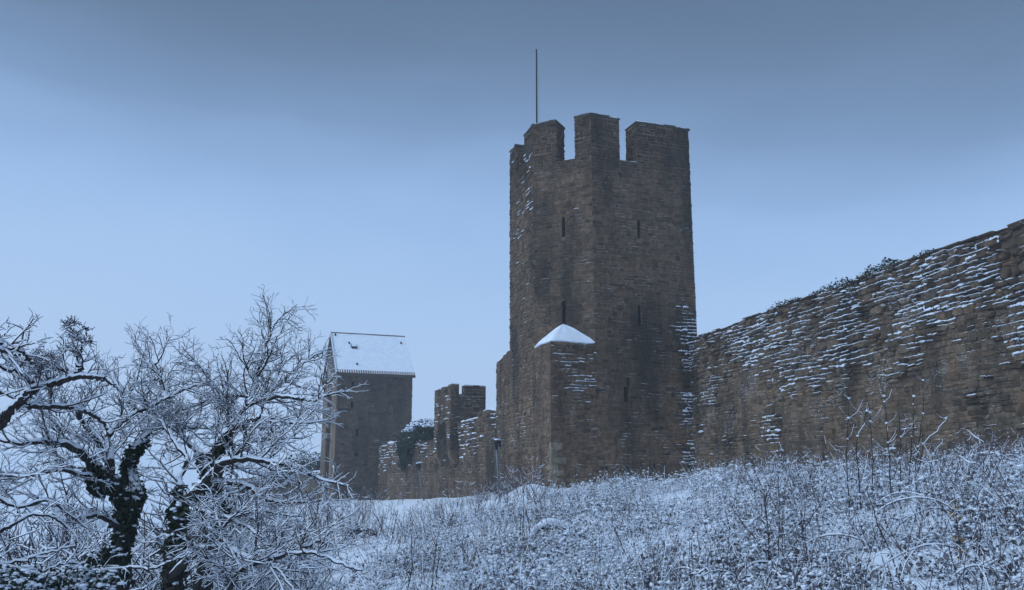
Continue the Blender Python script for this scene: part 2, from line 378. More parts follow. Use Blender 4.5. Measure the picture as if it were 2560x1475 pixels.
# ------------------------------------------------------------------ masonry
class Face:
    """a vertical wall face from plan point a to b; its outer side is on the right of a->b seen from above when side=+1"""
    def __init__(s, a, b, side=1):
        s.a, s.b = np.asarray(a, float), np.asarray(b, float); s.L = np.linalg.norm(s.b - s.a)
        s.u = (s.b - s.a) / s.L; s.n = np.array([s.u[1], -s.u[0]]) * side
    def hit(s, px, py):
        """where a sight line meets this face: (distance along it, height)"""
        d = ray(px, py); t = np.dot(s.a, s.n) / np.dot(d[:2], s.n); p = d * t
        return float(np.dot(p[:2] - s.a, s.u)), float(EYE + p[2])
    def pt(s, u, z, n=0.0):
        q = s.a + s.u * u + s.n * n; return np.array([q[0], q[1], z])
def face_core(mb, F, zb, zt, holes=(), mi=0, depth=0.0, niche=0.7, nm=None):
    """the mortar face behind the stones, with real recesses where the openings are"""
    zmin, zmax = zb, zt
    us = sorted({0.0, F.L, *[h[0] for h in holes], *[h[1] for h in holes]}); zs = sorted({zmin, zmax, *[h[2] for h in holes], *[h[3] for h in holes]})
    us = [u for u in us if 0 <= u <= F.L]; zs = [z for z in zs if zmin <= z <= zmax]
    for u0, u1 in zip(us, us[1:]):
        for z0, z1 in zip(zs, zs[1:]):
            uc, zc = (u0 + u1) / 2, (z0 + z1) / 2
            if any(h[0] < uc < h[1] and h[2] < zc < h[3] for h in holes): continue
            mb.add([F.pt(u0, z0, depth), F.pt(u1, z0, depth), F.pt(u1, z1, depth), F.pt(u0, z1, depth)], [(0, 1, 2, 3)], mi)
    for h in holes:
        if len(h) > 4: continue
        a, b, c, d = [F.pt(h[i], h[j], depth) for i, j in ((0, 2), (1, 2), (1, 3), (0, 3))]
        e, f, g, k = [F.pt(h[i], h[j], depth - niche) for i, j in ((0, 2), (1, 2), (1, 3), (0, 3))]
        mb.add([a, b, c, d, e, f, g, k], [(0, 1, 5, 4), (1, 2, 6, 5), (2, 3, 7, 6), (3, 0, 4, 7)], mi)
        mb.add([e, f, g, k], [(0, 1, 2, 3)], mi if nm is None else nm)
_RING = np.array([(-1, -.55), (-.72, -1), (.72, -1), (1, -.55), (1, .55), (.72, 1), (-.72, 1), (-1, .55)])
def stone_mesh(F, u0, u1, z0, z1, p, rough, tilt=0.0):
    a, b = (u1 - u0) / 2, (z1 - z0) / 2; cu, cz = (u0 + u1) / 2, (z0 + z1) / 2
    cut = min(a, b) * (0.25 + 0.35 * rough)
    ring = np.array([(-a, -b + cut), (-a + cut, -b), (a - cut, -b), (a, -b + cut), (a, b - cut), (a - cut, b), (-a + cut, b), (-a, b - cut)])
    ring = ring + RNG.normal(0, 1, (8, 2)) * np.array([a * .05, b * .09]) * (0.5 + rough)
    ring = np.stack([ring[:, 0], ring[:, 1] + ring[:, 0] * tilt], 1)
    ins = 1 - np.minimum(0.42, (0.012 + 0.025 * rough) / np.array([a, b]))
    V = np.empty((24, 3))
    rings = ((ring, np.full(8, -0.06)), (ring, np.full(8, p * 0.45)), (ring * ins, p + RNG.normal(0, 0.006 + 0.014 * rough, 8)))
    for k, (rg, nn) in enumerate(rings):
        q = F.a[None, :] + F.u[None, :] * (cu + rg[:, :1]) + F.n[None, :] * nn[:, None]
        V[k * 8:k * 8 + 8, :2] = q; V[k * 8:k * 8 + 8, 2] = cz + rg[:, 1]
    return V
_SF = [(k * 8 + j, k * 8 + (j + 1) % 8, (k + 1) * 8 + (j + 1) % 8, (k + 1) * 8 + j) for k in (0, 1) for j in range(8)] + [tuple(range(16, 24))]
def snow_ledge(mb, F, u0, u1, z, p, t, mi=0, tilt=0.0):
    """snow lodged on the ledge above one stone"""
    n = 6; us = np.linspace(u0, u1, n); V = []; ph = random.random() * 6
    for i, u in enumerate(us):
        e = math.sin(math.pi * (i + 0.3) / (n - 0.4)) ** 0.7
        tt = t * e * (0.65 + .55 * math.sin(ph + i * 1.9) ** 2 + random.uniform(-.15, .35)); q = p * random.uniform(0.8, 1.1); zz = z + (u - (u0 + u1) / 2) * tilt + random.uniform(-.008, .008)
        V += [F.pt(u, zz + tt * 1.0, -0.02), F.pt(u, zz + tt * 0.95, q * 0.35), F.pt(u, zz + tt * 0.55, q * 0.85 + .004), F.pt(u, zz - tt * 0.30, q + 0.012), F.pt(u, zz - 0.015 - tt * .4, q - 0.005)]
    f = [(i * 5 + j, i * 5 + j + 1, (i + 1) * 5 + j + 1, (i + 1) * 5 + j) for i in range(n - 1) for j in range(4)]
    f += [(4, 3, 2, 1, 0), tuple((n - 1) * 5 + j for j in range(5))]
    mb.add(V, f, mi)
def masonry(F, zb, zt, style, course=(0.15, 0.25), length=(0.28, 0.62), holes=(), u_lo=0.0, u_hi=None, seed=0):
    """courses of separate stones; style(u, z) -> (proud, roughness, snow chance, snow thickness, tint)"""
    out = []; rnd = random.Random(seed); u_hi = F.L if u_hi is None else u_hi
    fb = zb if callable(zb) else (lambda u: zb); ft = zt if callable(zt) else (lambda u: zt)
    lo = min(fb(u_lo), fb(u_hi), fb((u_lo + u_hi) / 2)); hi = max(ft(u_lo), ft(u_hi), ft((u_lo + u_hi) / 2)) + 0.3
    z = lo - 0.1
    cm = (course[0] + course[1]) / 2; lm = (length[0] + length[1]) / 2
    while z < hi:
        H_ = cm * rnd.choice((1.0, 1.9, 2.1, 2.9)) * rnd.uniform(0.9, 1.1); u = u_lo - rnd.uniform(0, 0.5)
        while u < u_hi:
            W_b = lm * rnd.uniform(0.9, 2.6); ua, ub = u, u + W_b; u = ub
            nl = max(1, round(H_ / cm + rnd.choice((-1, -.5, 0, 0, .4))))
            cuts = [0.0] + sorted((k + rnd.uniform(-.22, .22)) / nl for k in range(1, nl)) + [1.0]
            for c0, c1 in zip(cuts, cuts[1:]):
                x = ua
                while x < ub - 1e-6:
                    w = rnd.uniform(*length) * (0.75 + 1.6 * (c1 - c0) * H_)
                    e = ub if ub - (x + w) < length[0] * .6 else x + w
                    a, b = max(x, u_lo), min(e, u_hi); x = e
                    if b - a < 0.07: continue
                    if a == u_lo: a -= rnd.uniform(-.03, .045)
                    if b == u_hi: b += rnd.uniform(-.03, .045)
                    uc = (a + b) / 2; h = (c1 - c0) * H_; zc = z + (c0 + c1) / 2 * H_
                    zc += (fbm(uc * 0.7, z * 1.5, seed, 2) - 0.5) * 0.15
                    if zc > ft(uc) or zc < fb(uc): continue
                    z0, z1 = zc - h / 2, min(zc + h / 2, ft(uc) + 0.06)
                    pieces = [(a, b)]
                    for q in holes:
                        if q[2] < z1 - 0.03 and q[3] > z0 + 0.03:
                            nx = []
                            for (s, t) in pieces:
                                if q[1] <= s or q[0] >= t: nx.append((s, t)); continue
                                if q[0] - s > 0.06: nx.append((s, q[0]))
                                if t - q[1] > 0.06: nx.append((q[1], t))
                            pieces = nx
                    for (s, t) in pieces:
                        p, r, sc_, st, tint = style((s + t) / 2, zc, rnd)
                        g = 0.006 + 0.012 * rnd.random() ** 1.5
                        out.append((s + g, t - g, z0 + g, z1 - g, p, r, (st * (.6 + .8 * vnoise((s + t) * .9, zc * 4.0, seed + 2.5)) if (vnoise((s + t) * .55, zc * 4.6, seed + .5) - .5) * 1.5 + .5 + rnd.uniform(-.34, .34) < sc_ and rnd.random() < sc_ * 5 else 0.0), tint, rnd.gauss(0, .045) * (.4 + r)))
        z += H_
    return F, out
def near(F, s): return float(np.linalg.norm(F.pt((s[0] + s[1]) / 2, (s[2] + s[3]) / 2) - np.array([0, 0, EYE])))
def build_masonry(parent, sets, mat, n_single, snow_name='ledge_snow', in_view=None):
    """the stones that show largest become parts of their own, the rest one joined part, the snow on them another"""
    allst = []
    for F, st in sets:
        facing = lambda s, F=F: abs(np.dot(norm(F.pt(s[0], s[2])[:2]), F.n))
        for s in st:
            c = F.pt((s[0] + s[1]) / 2, (s[2] + s[3]) / 2); d = near(F, s)
            vis = 1.0 if in_view is None else (1.0 if in_view(c) else 0.0)
            allst.append(((s[1] - s[0]) * (s[3] - s[2]) * facing(s) / d ** 2 * vis, F, s))
    allst.sort(key=lambda q: -q[0])
    rest, snow = MB(), MB()
    for i, (sz, F, s) in enumerate(allst):
        V = stone_mesh(F, s[0], s[1], s[2], s[3], s[4], s[5], s[8])
        if i < n_single and sz > 0:
            b1 = MB(); b1.add(V, _SF, 0, s[7]); b1.build('stone', mat, parent, loc=V.mean(0))
        else: rest.add(V, _SF, 0, s[7])
        if s[6] > 0:
            w = s[1] - s[0]; x = s[0] - .02 + w * random.choice((0, 0, .2)) * random.random()
            while x < s[1] - .03:
                e = min(s[1] + .02, x + random.uniform(.10, .42)); tk = s[6] * (.35 + 1.0 * random.random() ** 1.6)
                snow_ledge(snow, F, x, e, s[3] - 0.012 - 0.03 * random.random() + (x - s[0]) * s[8] * .5, max(0.04, s[4] + 0.02), tk, 0, s[8])
                x = e + (random.uniform(.0, .16) if random.random() < .28 else -.02)
            if s[6] > .035 and random.random() < .35:        # it also lodges down the side joints
                uj = s[0] if random.random() < .6 else s[1]; hj = (s[3] - s[2]) * random.uniform(.4, 1.0)
                for k in range(2): blob(snow, F.pt(uj + random.uniform(-.015, .015), s[3] - hj * (k + .4) / 2, s[4] * .6), random.uniform(.02, .04), random.uniform(1.0, 1.8), 0, .4)
    if rest.f: rest.build('rubble_stones', mat, parent, kind='stuff')
    if snow.f: snow.build(snow_name, 'snow_fine', parent, smooth=True, kind='stuff')
def _tint(rnd, lo=0.68, hi=1.2, hue=0.05):
    k = rnd.uniform(lo, hi) * (rnd.uniform(.5, .8) if rnd.random() < .18 else 1.0); h = rnd.gauss(0, hue); return (k * (1 + h), k, k * (1 - h * 0.8))
tint_of = _tint
def in_frame(c):
    v = c - np.array([0, 0, EYE]); zc = v[1] * CP + v[2] * SP
    if zc <= 0: return False
    x = 1280 + FPX * v[0] / zc; y = 737.5 - FPX * (-v[1] * SP + v[2] * CP) / zc
    return 0 < x < 2560 and 0 < y < 1180

# ------------------------------------------------------------------ the great tower
TB = thing('stone_tower', 'tall angular stone tower with broad battlements and narrow slits, flagpole on top', 'tower', (V2[0], V2[1] + 4, 0.9))
FT = {'w': Face(V0, V1), 'sw': Face(V1, V2), 's': Face(V2, V3), 'e': Face(V3, V4), 'bw': Face(V1, VN), 'bs': Face(VN, V2)}
ZSILL = at(1487, 390, 46.2)[2]; ZMER = at(1487, 288, 46.2)[2]; ZB = -0.2; THICK = 1.25
def slit(F, x, y0, y1, w=0.13):
    u, za = F.hit(x, y1); _, zb_ = F.hit(x, y0); return (u - w / 2, u + w / 2, za, zb_)
H = {'w': [slit(FT['w'], 1309, 600, 630), slit(FT['w'], 1305, 782, 836), slit(FT['w'], 1306, 964, 1030)],
     'sw': [slit(FT['sw'], 1409, 542, 592, 0.20), slit(FT['sw'], 1410, 752, 812, 0.20)],
     's': [slit(FT['s'], 1598, 550, 596, 0.21), slit(FT['s'], 1600, 762, 815, 0.19), slit(FT['s'], 1567, 966, 1006, 0.30), slit(FT['s'], 1571, 944, 967, 0.16)],
     'e': [], 'bw': [], 'bs': []}
def uhit(k, px, py): return FT[k].hit(px, py)[0]
CREN = {'w': [(uhit('w', 1289, 430), uhit('w', 1311, 430), ZSILL, 99, 1)],
        'sw': [(uhit('sw', 1390, 392), uhit('sw', 1438, 392), ZSILL, 99, 1)],
        's': [(uhit('s', 1549, 386), uhit('s', 1592, 386), ZSILL, 99, 1)], 'e': [], 'bw': [], 'bs': []}
BTOP = at(1378, 850, VN[1])[2]
def tower_style(kind):
    def st(u, z, rnd):
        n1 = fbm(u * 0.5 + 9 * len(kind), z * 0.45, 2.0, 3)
        top_shade = 1 - .42 * min(1, max(0, (z - (ZSILL - 2.2 + 2.0 * n1)) / 1.6)); base_k = 1.0 + .38 * min(1, max(0, (9.5 - z) / 5))  # vignette darkening towards the tower top, painted into the stone tints
        def tint_of(r, lo=.74, hi=1.16, hue=.05): return tuple(c * top_shade * base_k for c in _tint(r, lo, hi, hue))
        if kind == 'w':
            q = 0.16 if z > ZSILL - 4 else 0.02
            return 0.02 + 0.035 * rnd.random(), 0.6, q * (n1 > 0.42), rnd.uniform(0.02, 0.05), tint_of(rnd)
        if kind == 'bs':
            hi = np.clip((z - (BTOP - 4.6)) / 2.5, 0, 1)
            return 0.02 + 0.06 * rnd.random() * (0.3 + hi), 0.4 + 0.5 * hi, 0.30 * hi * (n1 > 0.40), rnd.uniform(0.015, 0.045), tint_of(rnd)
        if kind == 's':
            edge = np.clip((u - (FT['s'].L - 1.7)) / 0.9, 0, 1) * np.clip((11.5 - z) / 1.5, 0, 1)
            low = np.clip((10.6 - z) / 2.0, 0, 1) * (z > 8.2) * (n1 > 0.46)
            q = max(0.60 * edge * (n1 > .42), 0.12 * low)
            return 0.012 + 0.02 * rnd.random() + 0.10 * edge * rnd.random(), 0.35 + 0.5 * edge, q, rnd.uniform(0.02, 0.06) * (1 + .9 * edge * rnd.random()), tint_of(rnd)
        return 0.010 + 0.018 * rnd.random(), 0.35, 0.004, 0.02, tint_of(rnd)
    return st
core = MB()
sets = []
for k, F in FT.items():
    top = BTOP if k in ('bw', 'bs') else ZMER
    bot = BTOP - 0.4 if k == 'sw' else ZB
    hs = [(max(0, h[0]), min(F.L, h[1]), h[2], min(h[3], top), *h[4:]) for h in H[k] + CREN[k]]
    face_core(core, F, bot, top, hs, 0, 0.0, 0.6, 1)
    if k == 'e': continue
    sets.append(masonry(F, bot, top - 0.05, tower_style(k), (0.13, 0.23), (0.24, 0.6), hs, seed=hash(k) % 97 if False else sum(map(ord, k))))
core.add([(*(p + norm(0.5 * (V2 + V5) - p) * .02), ZSILL - 1.2) for p in (V0, V1, V2, V3, V4, V5)], [(0, 1, 2, 3, 4, 5)])      # the wall-walk floor
for pa, pb in ((V4, V5), (V5, V0)): core.add([(*pa, ZB), (*pb, ZB), (*pb, ZSILL), (*pa, ZSILL)], [(0, 1, 2, 3)])
core.build('tower_core', ['mortar', 'void'], TB)
inner = [V0 + (-FT['w'].n) * THICK, isect(V0 - FT['w'].n * THICK, FT['w'].u, V1 - FT['sw'].n * THICK, FT['sw'].u),
         isect(V1 - FT['sw'].n * THICK, FT['sw'].u, V2 - FT['s'].n * THICK, FT['s'].u), isect(V2 - FT['s'].n * THICK, FT['s'].u, V3 - FT['e'].n * THICK, FT['e'].u),
         V4 - FT['e'].n * THICK]
def par(F, u, n=0.0): return F.a + F.u * u + F.n * n
# parapet up to the sills, then the merlons, each a block with a coping slab
pp = MB()
outer = [V0, V1, V2, V3, V4]
for a in range(4): pp.prism([outer[a] + norm(inner[a] - outer[a]) * .02, outer[a + 1] + norm(inner[a + 1] - outer[a + 1]) * .02, inner[a + 1], inner[a]], ZSILL - 1.4, ZSILL - 0.01)
pp.build('parapet', 'mortar', TB)
c_w, c_sw, c_s = CREN['w'][0], CREN['sw'][0], CREN['s'][0]
W_, SW_, S_, E_ = FT['w'], FT['sw'], FT['s'], FT['e']
merl = [([par(W_, 0), par(W_, c_w[0])], [par(W_, c_w[0], -THICK), par(W_, 0, -THICK)]),
        ([par(W_, c_w[1]), V1, par(SW_, c_sw[0])], [par(SW_, c_sw[0], -THICK), inner[1], par(W_, c_w[1], -THICK)]),
        ([par(SW_, c_sw[1]), V2, par(S_, c_s[0])], [par(S_, c_s[0], -THICK), inner[2], par(SW_, c_sw[1], -THICK)]),
        ([par(S_, c_s[1]), V3, par(E_, 2.6)], [par(E_, 2.6, -THICK), inner[3], par(S_, c_s[1], -THICK)])]
for o_, i_ in merl:
    poly = [np.asarray(p) for p in o_ + i_]; cen = sum(poly) / len(poly)
    shr = [p + norm(cen - p) * 0.015 for p in poly]
    b1 = MB(); b1.prism(shr, ZSILL - 0.05, ZMER - 0.02); mo = b1.build('merlon', 'mortar', TB)
    for a_, c_ in zip(o_, o_[1:]):
        F3 = Face(a_, c_); x = -.05
        while x < F3.L:
            w = min(random.uniform(.35, .8), F3.L + .07 - x); ov = random.uniform(.03, .11); zt2 = ZMER + random.uniform(.05, .13)
            b2 = MB(); q4 = [F3.pt(x + .01, 0, ov)[:2], F3.pt(x + w - .01, 0, ov + random.uniform(-.03, .03))[:2], F3.pt(x + w - .01, 0, -THICK - .05)[:2], F3.pt(x + .01, 0, -THICK - .05)[:2]]
            b2.prism(q4, ZMER - random.uniform(.01, .03), [zt2 + random.uniform(-.02, .02) for _ in range(4)]); sl_ = b2.build('coping_slab', 'cap', mo, loc=F3.pt(x, ZMER))
            x += w
    b3 = MB(); b3.prism([p + norm(cen - p) * 0.12 for p in poly], ZMER + 0.08, ZMER + 0.165); b3.build('snow', 'snow', mo)
# cheeks of the crenels (the sides of the battlements that face across the gaps)
for F, u, sgn in ((W_, c_w[0], 1), (SW_, c_sw[0], 1), (S_, c_s[1], -1), (SW_, c_sw[1], -1), (S_, c_s[0], 1)):
    a = par(F, u); b = par(F, u, -THICK)
    cf = Face(a, b) if sgn > 0 else Face(b, a)
    sets.append(masonry(cf, ZSILL, ZMER - 0.04, lambda u, z, r: (0.02 + 0.03 * r.random(), 0.5, 0.06, 0.03, tint_of(r)), (0.14, 0.22), (0.25, 0.5), seed=int(u * 31)))
build_masonry(TB, sets, 'stone', 300, in_view=in_frame)
# snow on the crenel sills
b = MB()
for F, c in ((SW_, c_sw), (S_, c_s), (W_, c_w)):
    for i in range(3):
        uu = np.linspace(c[0] + .03, c[1] - .03, 6)
    V = []
    for u in uu: V += [F.pt(u, ZSILL + 0.0, 0.03), F.pt(u, ZSILL + random.uniform(.03, .07), -0.06), F.pt(u, ZSILL + 0.07, -THICK + .1)]
    b.add(V, [(i * 3 + j, i * 3 + j + 1, i * 3 + j + 4, i * 3 + j + 3) for i in range(5) for j in range(2)])
b.build('sill_snow', 'snow', TB, smooth=True, kind='stuff')
# the broach: the square foot's corner block under a cap of smooth snow
b = MB(); b.prism([V1 + FT['sw'].n * -.3, VN + norm((V1 + V2) / 2 - VN) * .02, V2 + FT['sw'].n * -.3], ZB, BTOP)
b.build('corner_block', 'mortar', TB)
apex = at(1412, 806, 0.5 * (V1 + V2)[1] - 0.1); apex2 = np.array([*(0.5 * (V1 + V2) + 0.03 * FT['sw'].n), apex[2] + 0.03])
n_u, n_v = 26, 12; b = MB(); V = []
vn2 = VN + norm(VN - (V1 + V2) / 2) * 0.08
p1 = V1 + (VN - V1) * 0.0 + FT['bw'].n * 0.05; p2 = V2 + FT['bs'].n * 0.05
for i in range(n_u + 1):
    s = i / n_u
    e = p1 + (vn2 - p1) * (s / 0.44) if s < 0.44 else vn2 + (p2 - vn2) * ((s - 0.44) / 0.56)
    zb_ = BTOP - 0.02 + .10 * (fbm(s * 9, .5, 2.0, 3) - .5)
    for j in range(n_v + 1):
        t = j / n_v; q = e + (apex2[:2] - e) * t
        bulge = 0.02 * math.sin(math.pi * t) * (0.55 + 0.45 * math.sin(math.pi * s)) + .16 * (fbm(q[0] * 1.8, q[1] * 1.8, 3.0, 4) - .5)
        zz = zb_ + (0.05 + .14 * fbm(s * 7 + 3, .5, 1.0, 3)) * min(1, t * 6) + (apex2[2] - zb_ - 0.12) * t ** 1.05 + bulge * 0.5 - 0.10 * t ** 6
        V.append((q[0], q[1], zz))
V = np.array(V)
b.add(V, [(i * (n_v + 1) + j, (i + 1) * (n_v + 1) + j, (i + 1) * (n_v + 1) + j + 1, i * (n_v + 1) + j + 1) for i in range(n_u) for j in range(n_v)])
e0 = [V[i * (n_v + 1)] for i in range(n_u + 1)]
b.add(list(e0) + [(p[0] * .93 + apex2[0] * .07, p[1] * .93 + apex2[1] * .07, p[2] - 0.10) for p in e0], [(i, i + n_u + 1, i + n_u + 2, i + 1) for i in range(n_u)])
b.build('snow_cap', 'snow', TB, smooth=True)
# dressed quoins up the foot's corner, each block a part
zq = 0.6; i = 0
while zq < BTOP - 0.3:
    hq = random.uniform(0.28, 0.42); la, lb = (0.62, 0.30) if i % 2 else (0.28, 0.66)
    la *= random.uniform(.85, 1.2); lb *= random.uniform(.85, 1.2)
    o = 0.045
    A = FT['bw'].b; ua, ub = -FT['bw'].u, FT['bs'].u; na, nb = FT['bw'].n, FT['bs'].n
    corner = isect(A + na * o, ua, A + nb * o, ub)
    poly = [corner + ua * la, corner + ua * la - na * 0.12, A - na * .1 - nb * .1, corner + ub * lb - nb * 0.12, corner + ub * lb, corner]
    b = MB(); b.prism(poly[::-1], zq + .012, zq + hq - .012, 0, (1.0 * random.uniform(.8, 1.1),) * 3)
    b.build('quoin_block', 'pale_stone' if zq < 3.4 else 'stone', TB, loc=(*A, zq)); zq += hq; i += 1
# the thicker stub of wall on the tower's far flank
SZ = at(1243, 908, 55.4)[2]
FS = Face(CA, V0); b = MB()
b.prism([V0, CA, CA + np.array([2.2, .9]), V0 + np.array([1.5, 1.6])], ZB, [SZ + 0.35, SZ, SZ, SZ + 0.35])
so = b.build('wall_stub', 'mortar', TB)
build_masonry(TB, [masonry(FS, ZB, lambda u: SZ + 0.35 * u / FS.L, lambda u, z, r: (0.015 + 0.03 * r.random(), 0.5, 0.06 if z > 5 else 0.0, 0.03, tint_of(r)), (0.14, 0.24), (0.26, 0.6), seed=5),
                   masonry(Face(CA + np.array([2.2, .9]), CA), ZB, SZ, lambda u, z, r: (0.02 + 0.03 * r.random(), 0.5, 0.1, 0.035, tint_of(r)), (0.14, 0.24), (0.26, 0.6), seed=6)], 'stone', 0, 'stub_snow')
b = MB(); b.prism([V0, CA, CA + np.array([2.2, .9]), V0 + np.array([1.5, 1.6])], [SZ + .355, SZ + .005, SZ + .005, SZ + .355], [SZ + 0.43, SZ + .08, SZ + .08, SZ + 0.43]); b.build('stub_top_snow', 'snow', TB)
# flagpole: stands on the tower
fy = 51.5; fb_ = at(1342, 330, fy); ftop = at(1341, 127, fy)
FP = thing('flagpole', 'thin bare flagpole standing on the tall tower', 'flagpole', (fb_[0], fy, ZSILL - 1.2))
b = MB(); sweep(b, [(fb_[0], fy, ZSILL - 1.2), (ftop[0], fy, ftop[2])], [0.07, 0.04], 8); b.build('pole', 'bark', FP)
b = MB(); blob(b, (ftop[0], fy, ftop[2] + 0.05), 0.07, 0.9, 0, 0.05); b.build('finial', 'bark', FP)
b = MB(); sweep(b, [(ftop[0] + .05, fy, ftop[2] - .1), (ftop[0] + .13, fy, ftop[2] - 2.5), (fb_[0] + .16, fy, ZSILL - .6)], 0.006, 4); b.build('halyard', 'wood', FP)

# ------------------------------------------------------------------ the right-hand town wall
FW = Face(WA - WDIR * 1.0, WEND); WZ = lambda u: WTOP + (fbm(u * 0.35, 3.3, 0, 4) - 0.5) * 0.5 + 0.10 * (fbm(u * 2.5, 1.1, 0, 2) - 0.5)
WBZ = lambda u: gz(*(FW.a + FW.u * u + FW.n * .2)) - 0.35
TW = thing('town_wall', 'long high rubble stone wall with snow on its ledges, running right from the tall tower', 'wall', (*(0.5 * (WA + WB)), 2.0))
wall_bz = [WBZ(u) for u in np.linspace(0, FW.L, 60)]
WBF = lambda u: float(np.interp(u, np.linspace(0, FW.L, 60), wall_bz))
def wall_rough(u, z):
    d = WTOP - z
    edge = 2.9 + 1.9 * (fbm(u * 0.28 + 4, 7.7, 0, 3) - 0.5) * 2
    up = 1 / (1 + math.exp((d - edge) * 3.2))
    patch = fbm(u * 0.55, z * 0.9, 5.0, 4)
    return up, patch
def wall_style(u, z, rnd):
    up, patch = wall_rough(u, z)
    d = WTOP - z
    drift = fbm(u * 0.42 + 11, z * 0.75 - u * .18, 9.0, 3)          # where the wind packed the snow
    pt_ = min(1.0, max(0.0, (patch - 0.60) * 9)) * (1 if d < 6.0 else 0.3)
    r = min(1.0, max(up, pt_ * 0.8))
    proud = 0.010 + 0.018 * rnd.random() + r * (0.01 + 0.20 * rnd.random() ** 1.8)
    ch = up * min(1, max(0.10, (drift - .30) * 6.0)) * .98 + 0.55 * pt_ * (drift > .42) + 0.012
    t = tint_of(rnd, 0.60, 1.2) if r > .5 else tint_of(rnd, .74, 1.2)
    return proud, 0.35 + 0.65 * r, min(.92, ch), (0.010 + 0.055 * rnd.random() ** 1.8) * (0.55 + 0.7 * min(1, max(0, (drift - .35) * 4))), t
b = MB(); nU = 120; us = np.linspace(0, FW.L, nU); V = []
for u in us:
    zt_ = WZ(u) - 0.02; zb_ = WBF(u) - 0.6
    V += [F_ for F_ in (FW.pt(u, zb_, 0.0), FW.pt(u, zt_, 0.0), FW.pt(u, zt_ + 0.15, -0.8), FW.pt(u, zt_, -1.7), FW.pt(u, zb_, -1.7))]
b.add(V, [(i * 5 + j, (i + 1) * 5 + j, (i + 1) * 5 + j + 1, i * 5 + j + 1) for i in range(nU - 1) for j in range(4)] + [(0, 1, 2, 3, 4), tuple((nU - 1) * 5 + j for j in range(5))[::-1]])
b.build('wall_core', 'mortar', TW)
build_masonry(TW, [masonry(FW, WBF, WZ, wall_style, (0.11, 0.25), (0.20, 0.62), seed=21)], 'stone_west', 300, in_view=in_frame)
# coping stones along the top, each a part
u = 0.2; b0 = None
while u < FW.L:
    w = random.uniform(0.45, 1.0); z = WZ(u + w / 2)
    b = MB(); th = random.uniform(0.05, 0.11)
    V = stone_mesh(FW, u + .02, u + w - .02, z - 0.02, z + th, 0.07 + random.random() * 0.07, 0.8)
    b.add(V, _SF, 0, tint_of(random, 0.6, 1.0)); b.build('coping_stone', 'stone', TW, loc=V.mean(0)); u += w
b = MB(); V = []
for u in us:
    zt_ = WZ(u); V += [FW.pt(u, zt_ + 0.05 + .05 * random.random(), -0.05 - .1 * random.random()), FW.pt(u, zt_ + 0.22 + .1 * fbm(u * 2, 0, 0), -0.6), FW.pt(u, zt_ + 0.08, -1.75)]
b.add(V, [(i * 3 + j, i * 3 + j + 1, (i + 1) * 3 + j + 1, (i + 1) * 3 + j) for i in range(nU - 1) for j in range(2)]); b.build('top_snow', 'snow', TW, smooth=True, kind='stuff')

def leaf_cloud(mb, pts, size, mi=0, down=0.4):
    """small folded pointed leaves"""
    for p in pts:
        s = size * random.uniform(0.6, 1.3); d = norm(RNG.normal(0, 1, 3) + np.array([0, 0, -down])); e = norm(np.cross(d, RNG.normal(0, 1, 3)))
        n = np.cross(d, e); p = np.asarray(p)
        mb.add([p, p + d * s * .45 + e * s * .42 + n * s * .1, p + d * s, p + d * s * .45 - e * s * .42 + n * s * .1], [(0, 1, 2), (0, 2, 3)], mi)
# evergreen tufts rooted in the wall top
for i, (x0, x1, n, hh) in enumerate(((1915, 2000, 420, .22), (2025, 2135, 900, .36), (2140, 2262, 1000, .36), (2290, 2350, 340, .2))):
    b = MB(); s = MB(); c0 = []
    for _ in range(n):
        px = random.uniform(x0, x1); _dd = ray(px, 0)
        uu = FW.hit(px, 700)[0]; z = WZ(uu); env = math.sin(math.pi * (px - x0) / (x1 - x0)) ** .5
        q = FW.pt(uu, z + random.uniform(-0.12, 1.0) * hh * env * (0.5 + vnoise(uu * 5, i)), random.uniform(-.35, .14)); c0.append(q)
    leaf_cloud(b, c0, 0.085)
    for q in random.sample(c0, n // 9): blob(s, q + np.array([0, 0, .04]), random.uniform(.025, .05), .5)
    base = np.mean(c0, axis=0)
    lab = ['smallest dark evergreen tuft on the town wall top, nearest the tall tower', 'dark evergreen tuft on the town wall top, second from the tall tower',
           'widest dark evergreen tuft on the town wall top, third from the tall tower', 'low evergreen tuft on the town wall top, farthest from the tall tower'][i]
    t = thing('wall_shrub', lab, 'shrub', base, 'evergreen tufts on the town wall top')
    b.build('foliage', 'ivy', t); s.build('snow', 'snow_fine', t, smooth=True, kind='stuff')

# ------------------------------------------------------------------ the left curtain wall
FC = Face(CB + norm(CB - CA) * 1.5, CA); CL = FC.L
zA, zB = at(1241, 1036, 55.5)[2], at(950, 1118, 81.3)[2]
CZ = lambda u: zB + (zA - zB) * u / CL + (fbm(u * 0.5, 9.1, 0, 3) - 0.5) * 0.5 + (0.35 if u > CL - 3 else 0)
_ct = [gz(*(FC.a + FC.u * q)) - 0.4 for q in np.linspace(0, CL, 50)]
CBF = lambda u: float(np.interp(u, np.linspace(0, CL, 50), _ct))
TC = thing('curtain_wall', 'lower snow-crusted stone wall between the gabled tower and the tall tower', 'wall', (*(0.5 * (CA + CB)), 0.6))
b = MB(); us = np.linspace(0, CL, 60); V = []
for u in us:
    V += [FC.pt(u, CBF(u) - .4, 0), FC.pt(u, CZ(u), 0), FC.pt(u, CZ(u), -1.3), FC.pt(u, CBF(u) - .4, -1.3)]
b.add(V, [(i * 4 + j, (i + 1) * 4 + j, (i + 1) * 4 + j + 1, i * 4 + j + 1) for i in range(59) for j in range(3)]); b.build('wall_core', 'mortar', TC)
UT0 = FC.hit(1150, 1100)[0]; UT1 = FC.hit(1088, 1100)[0]
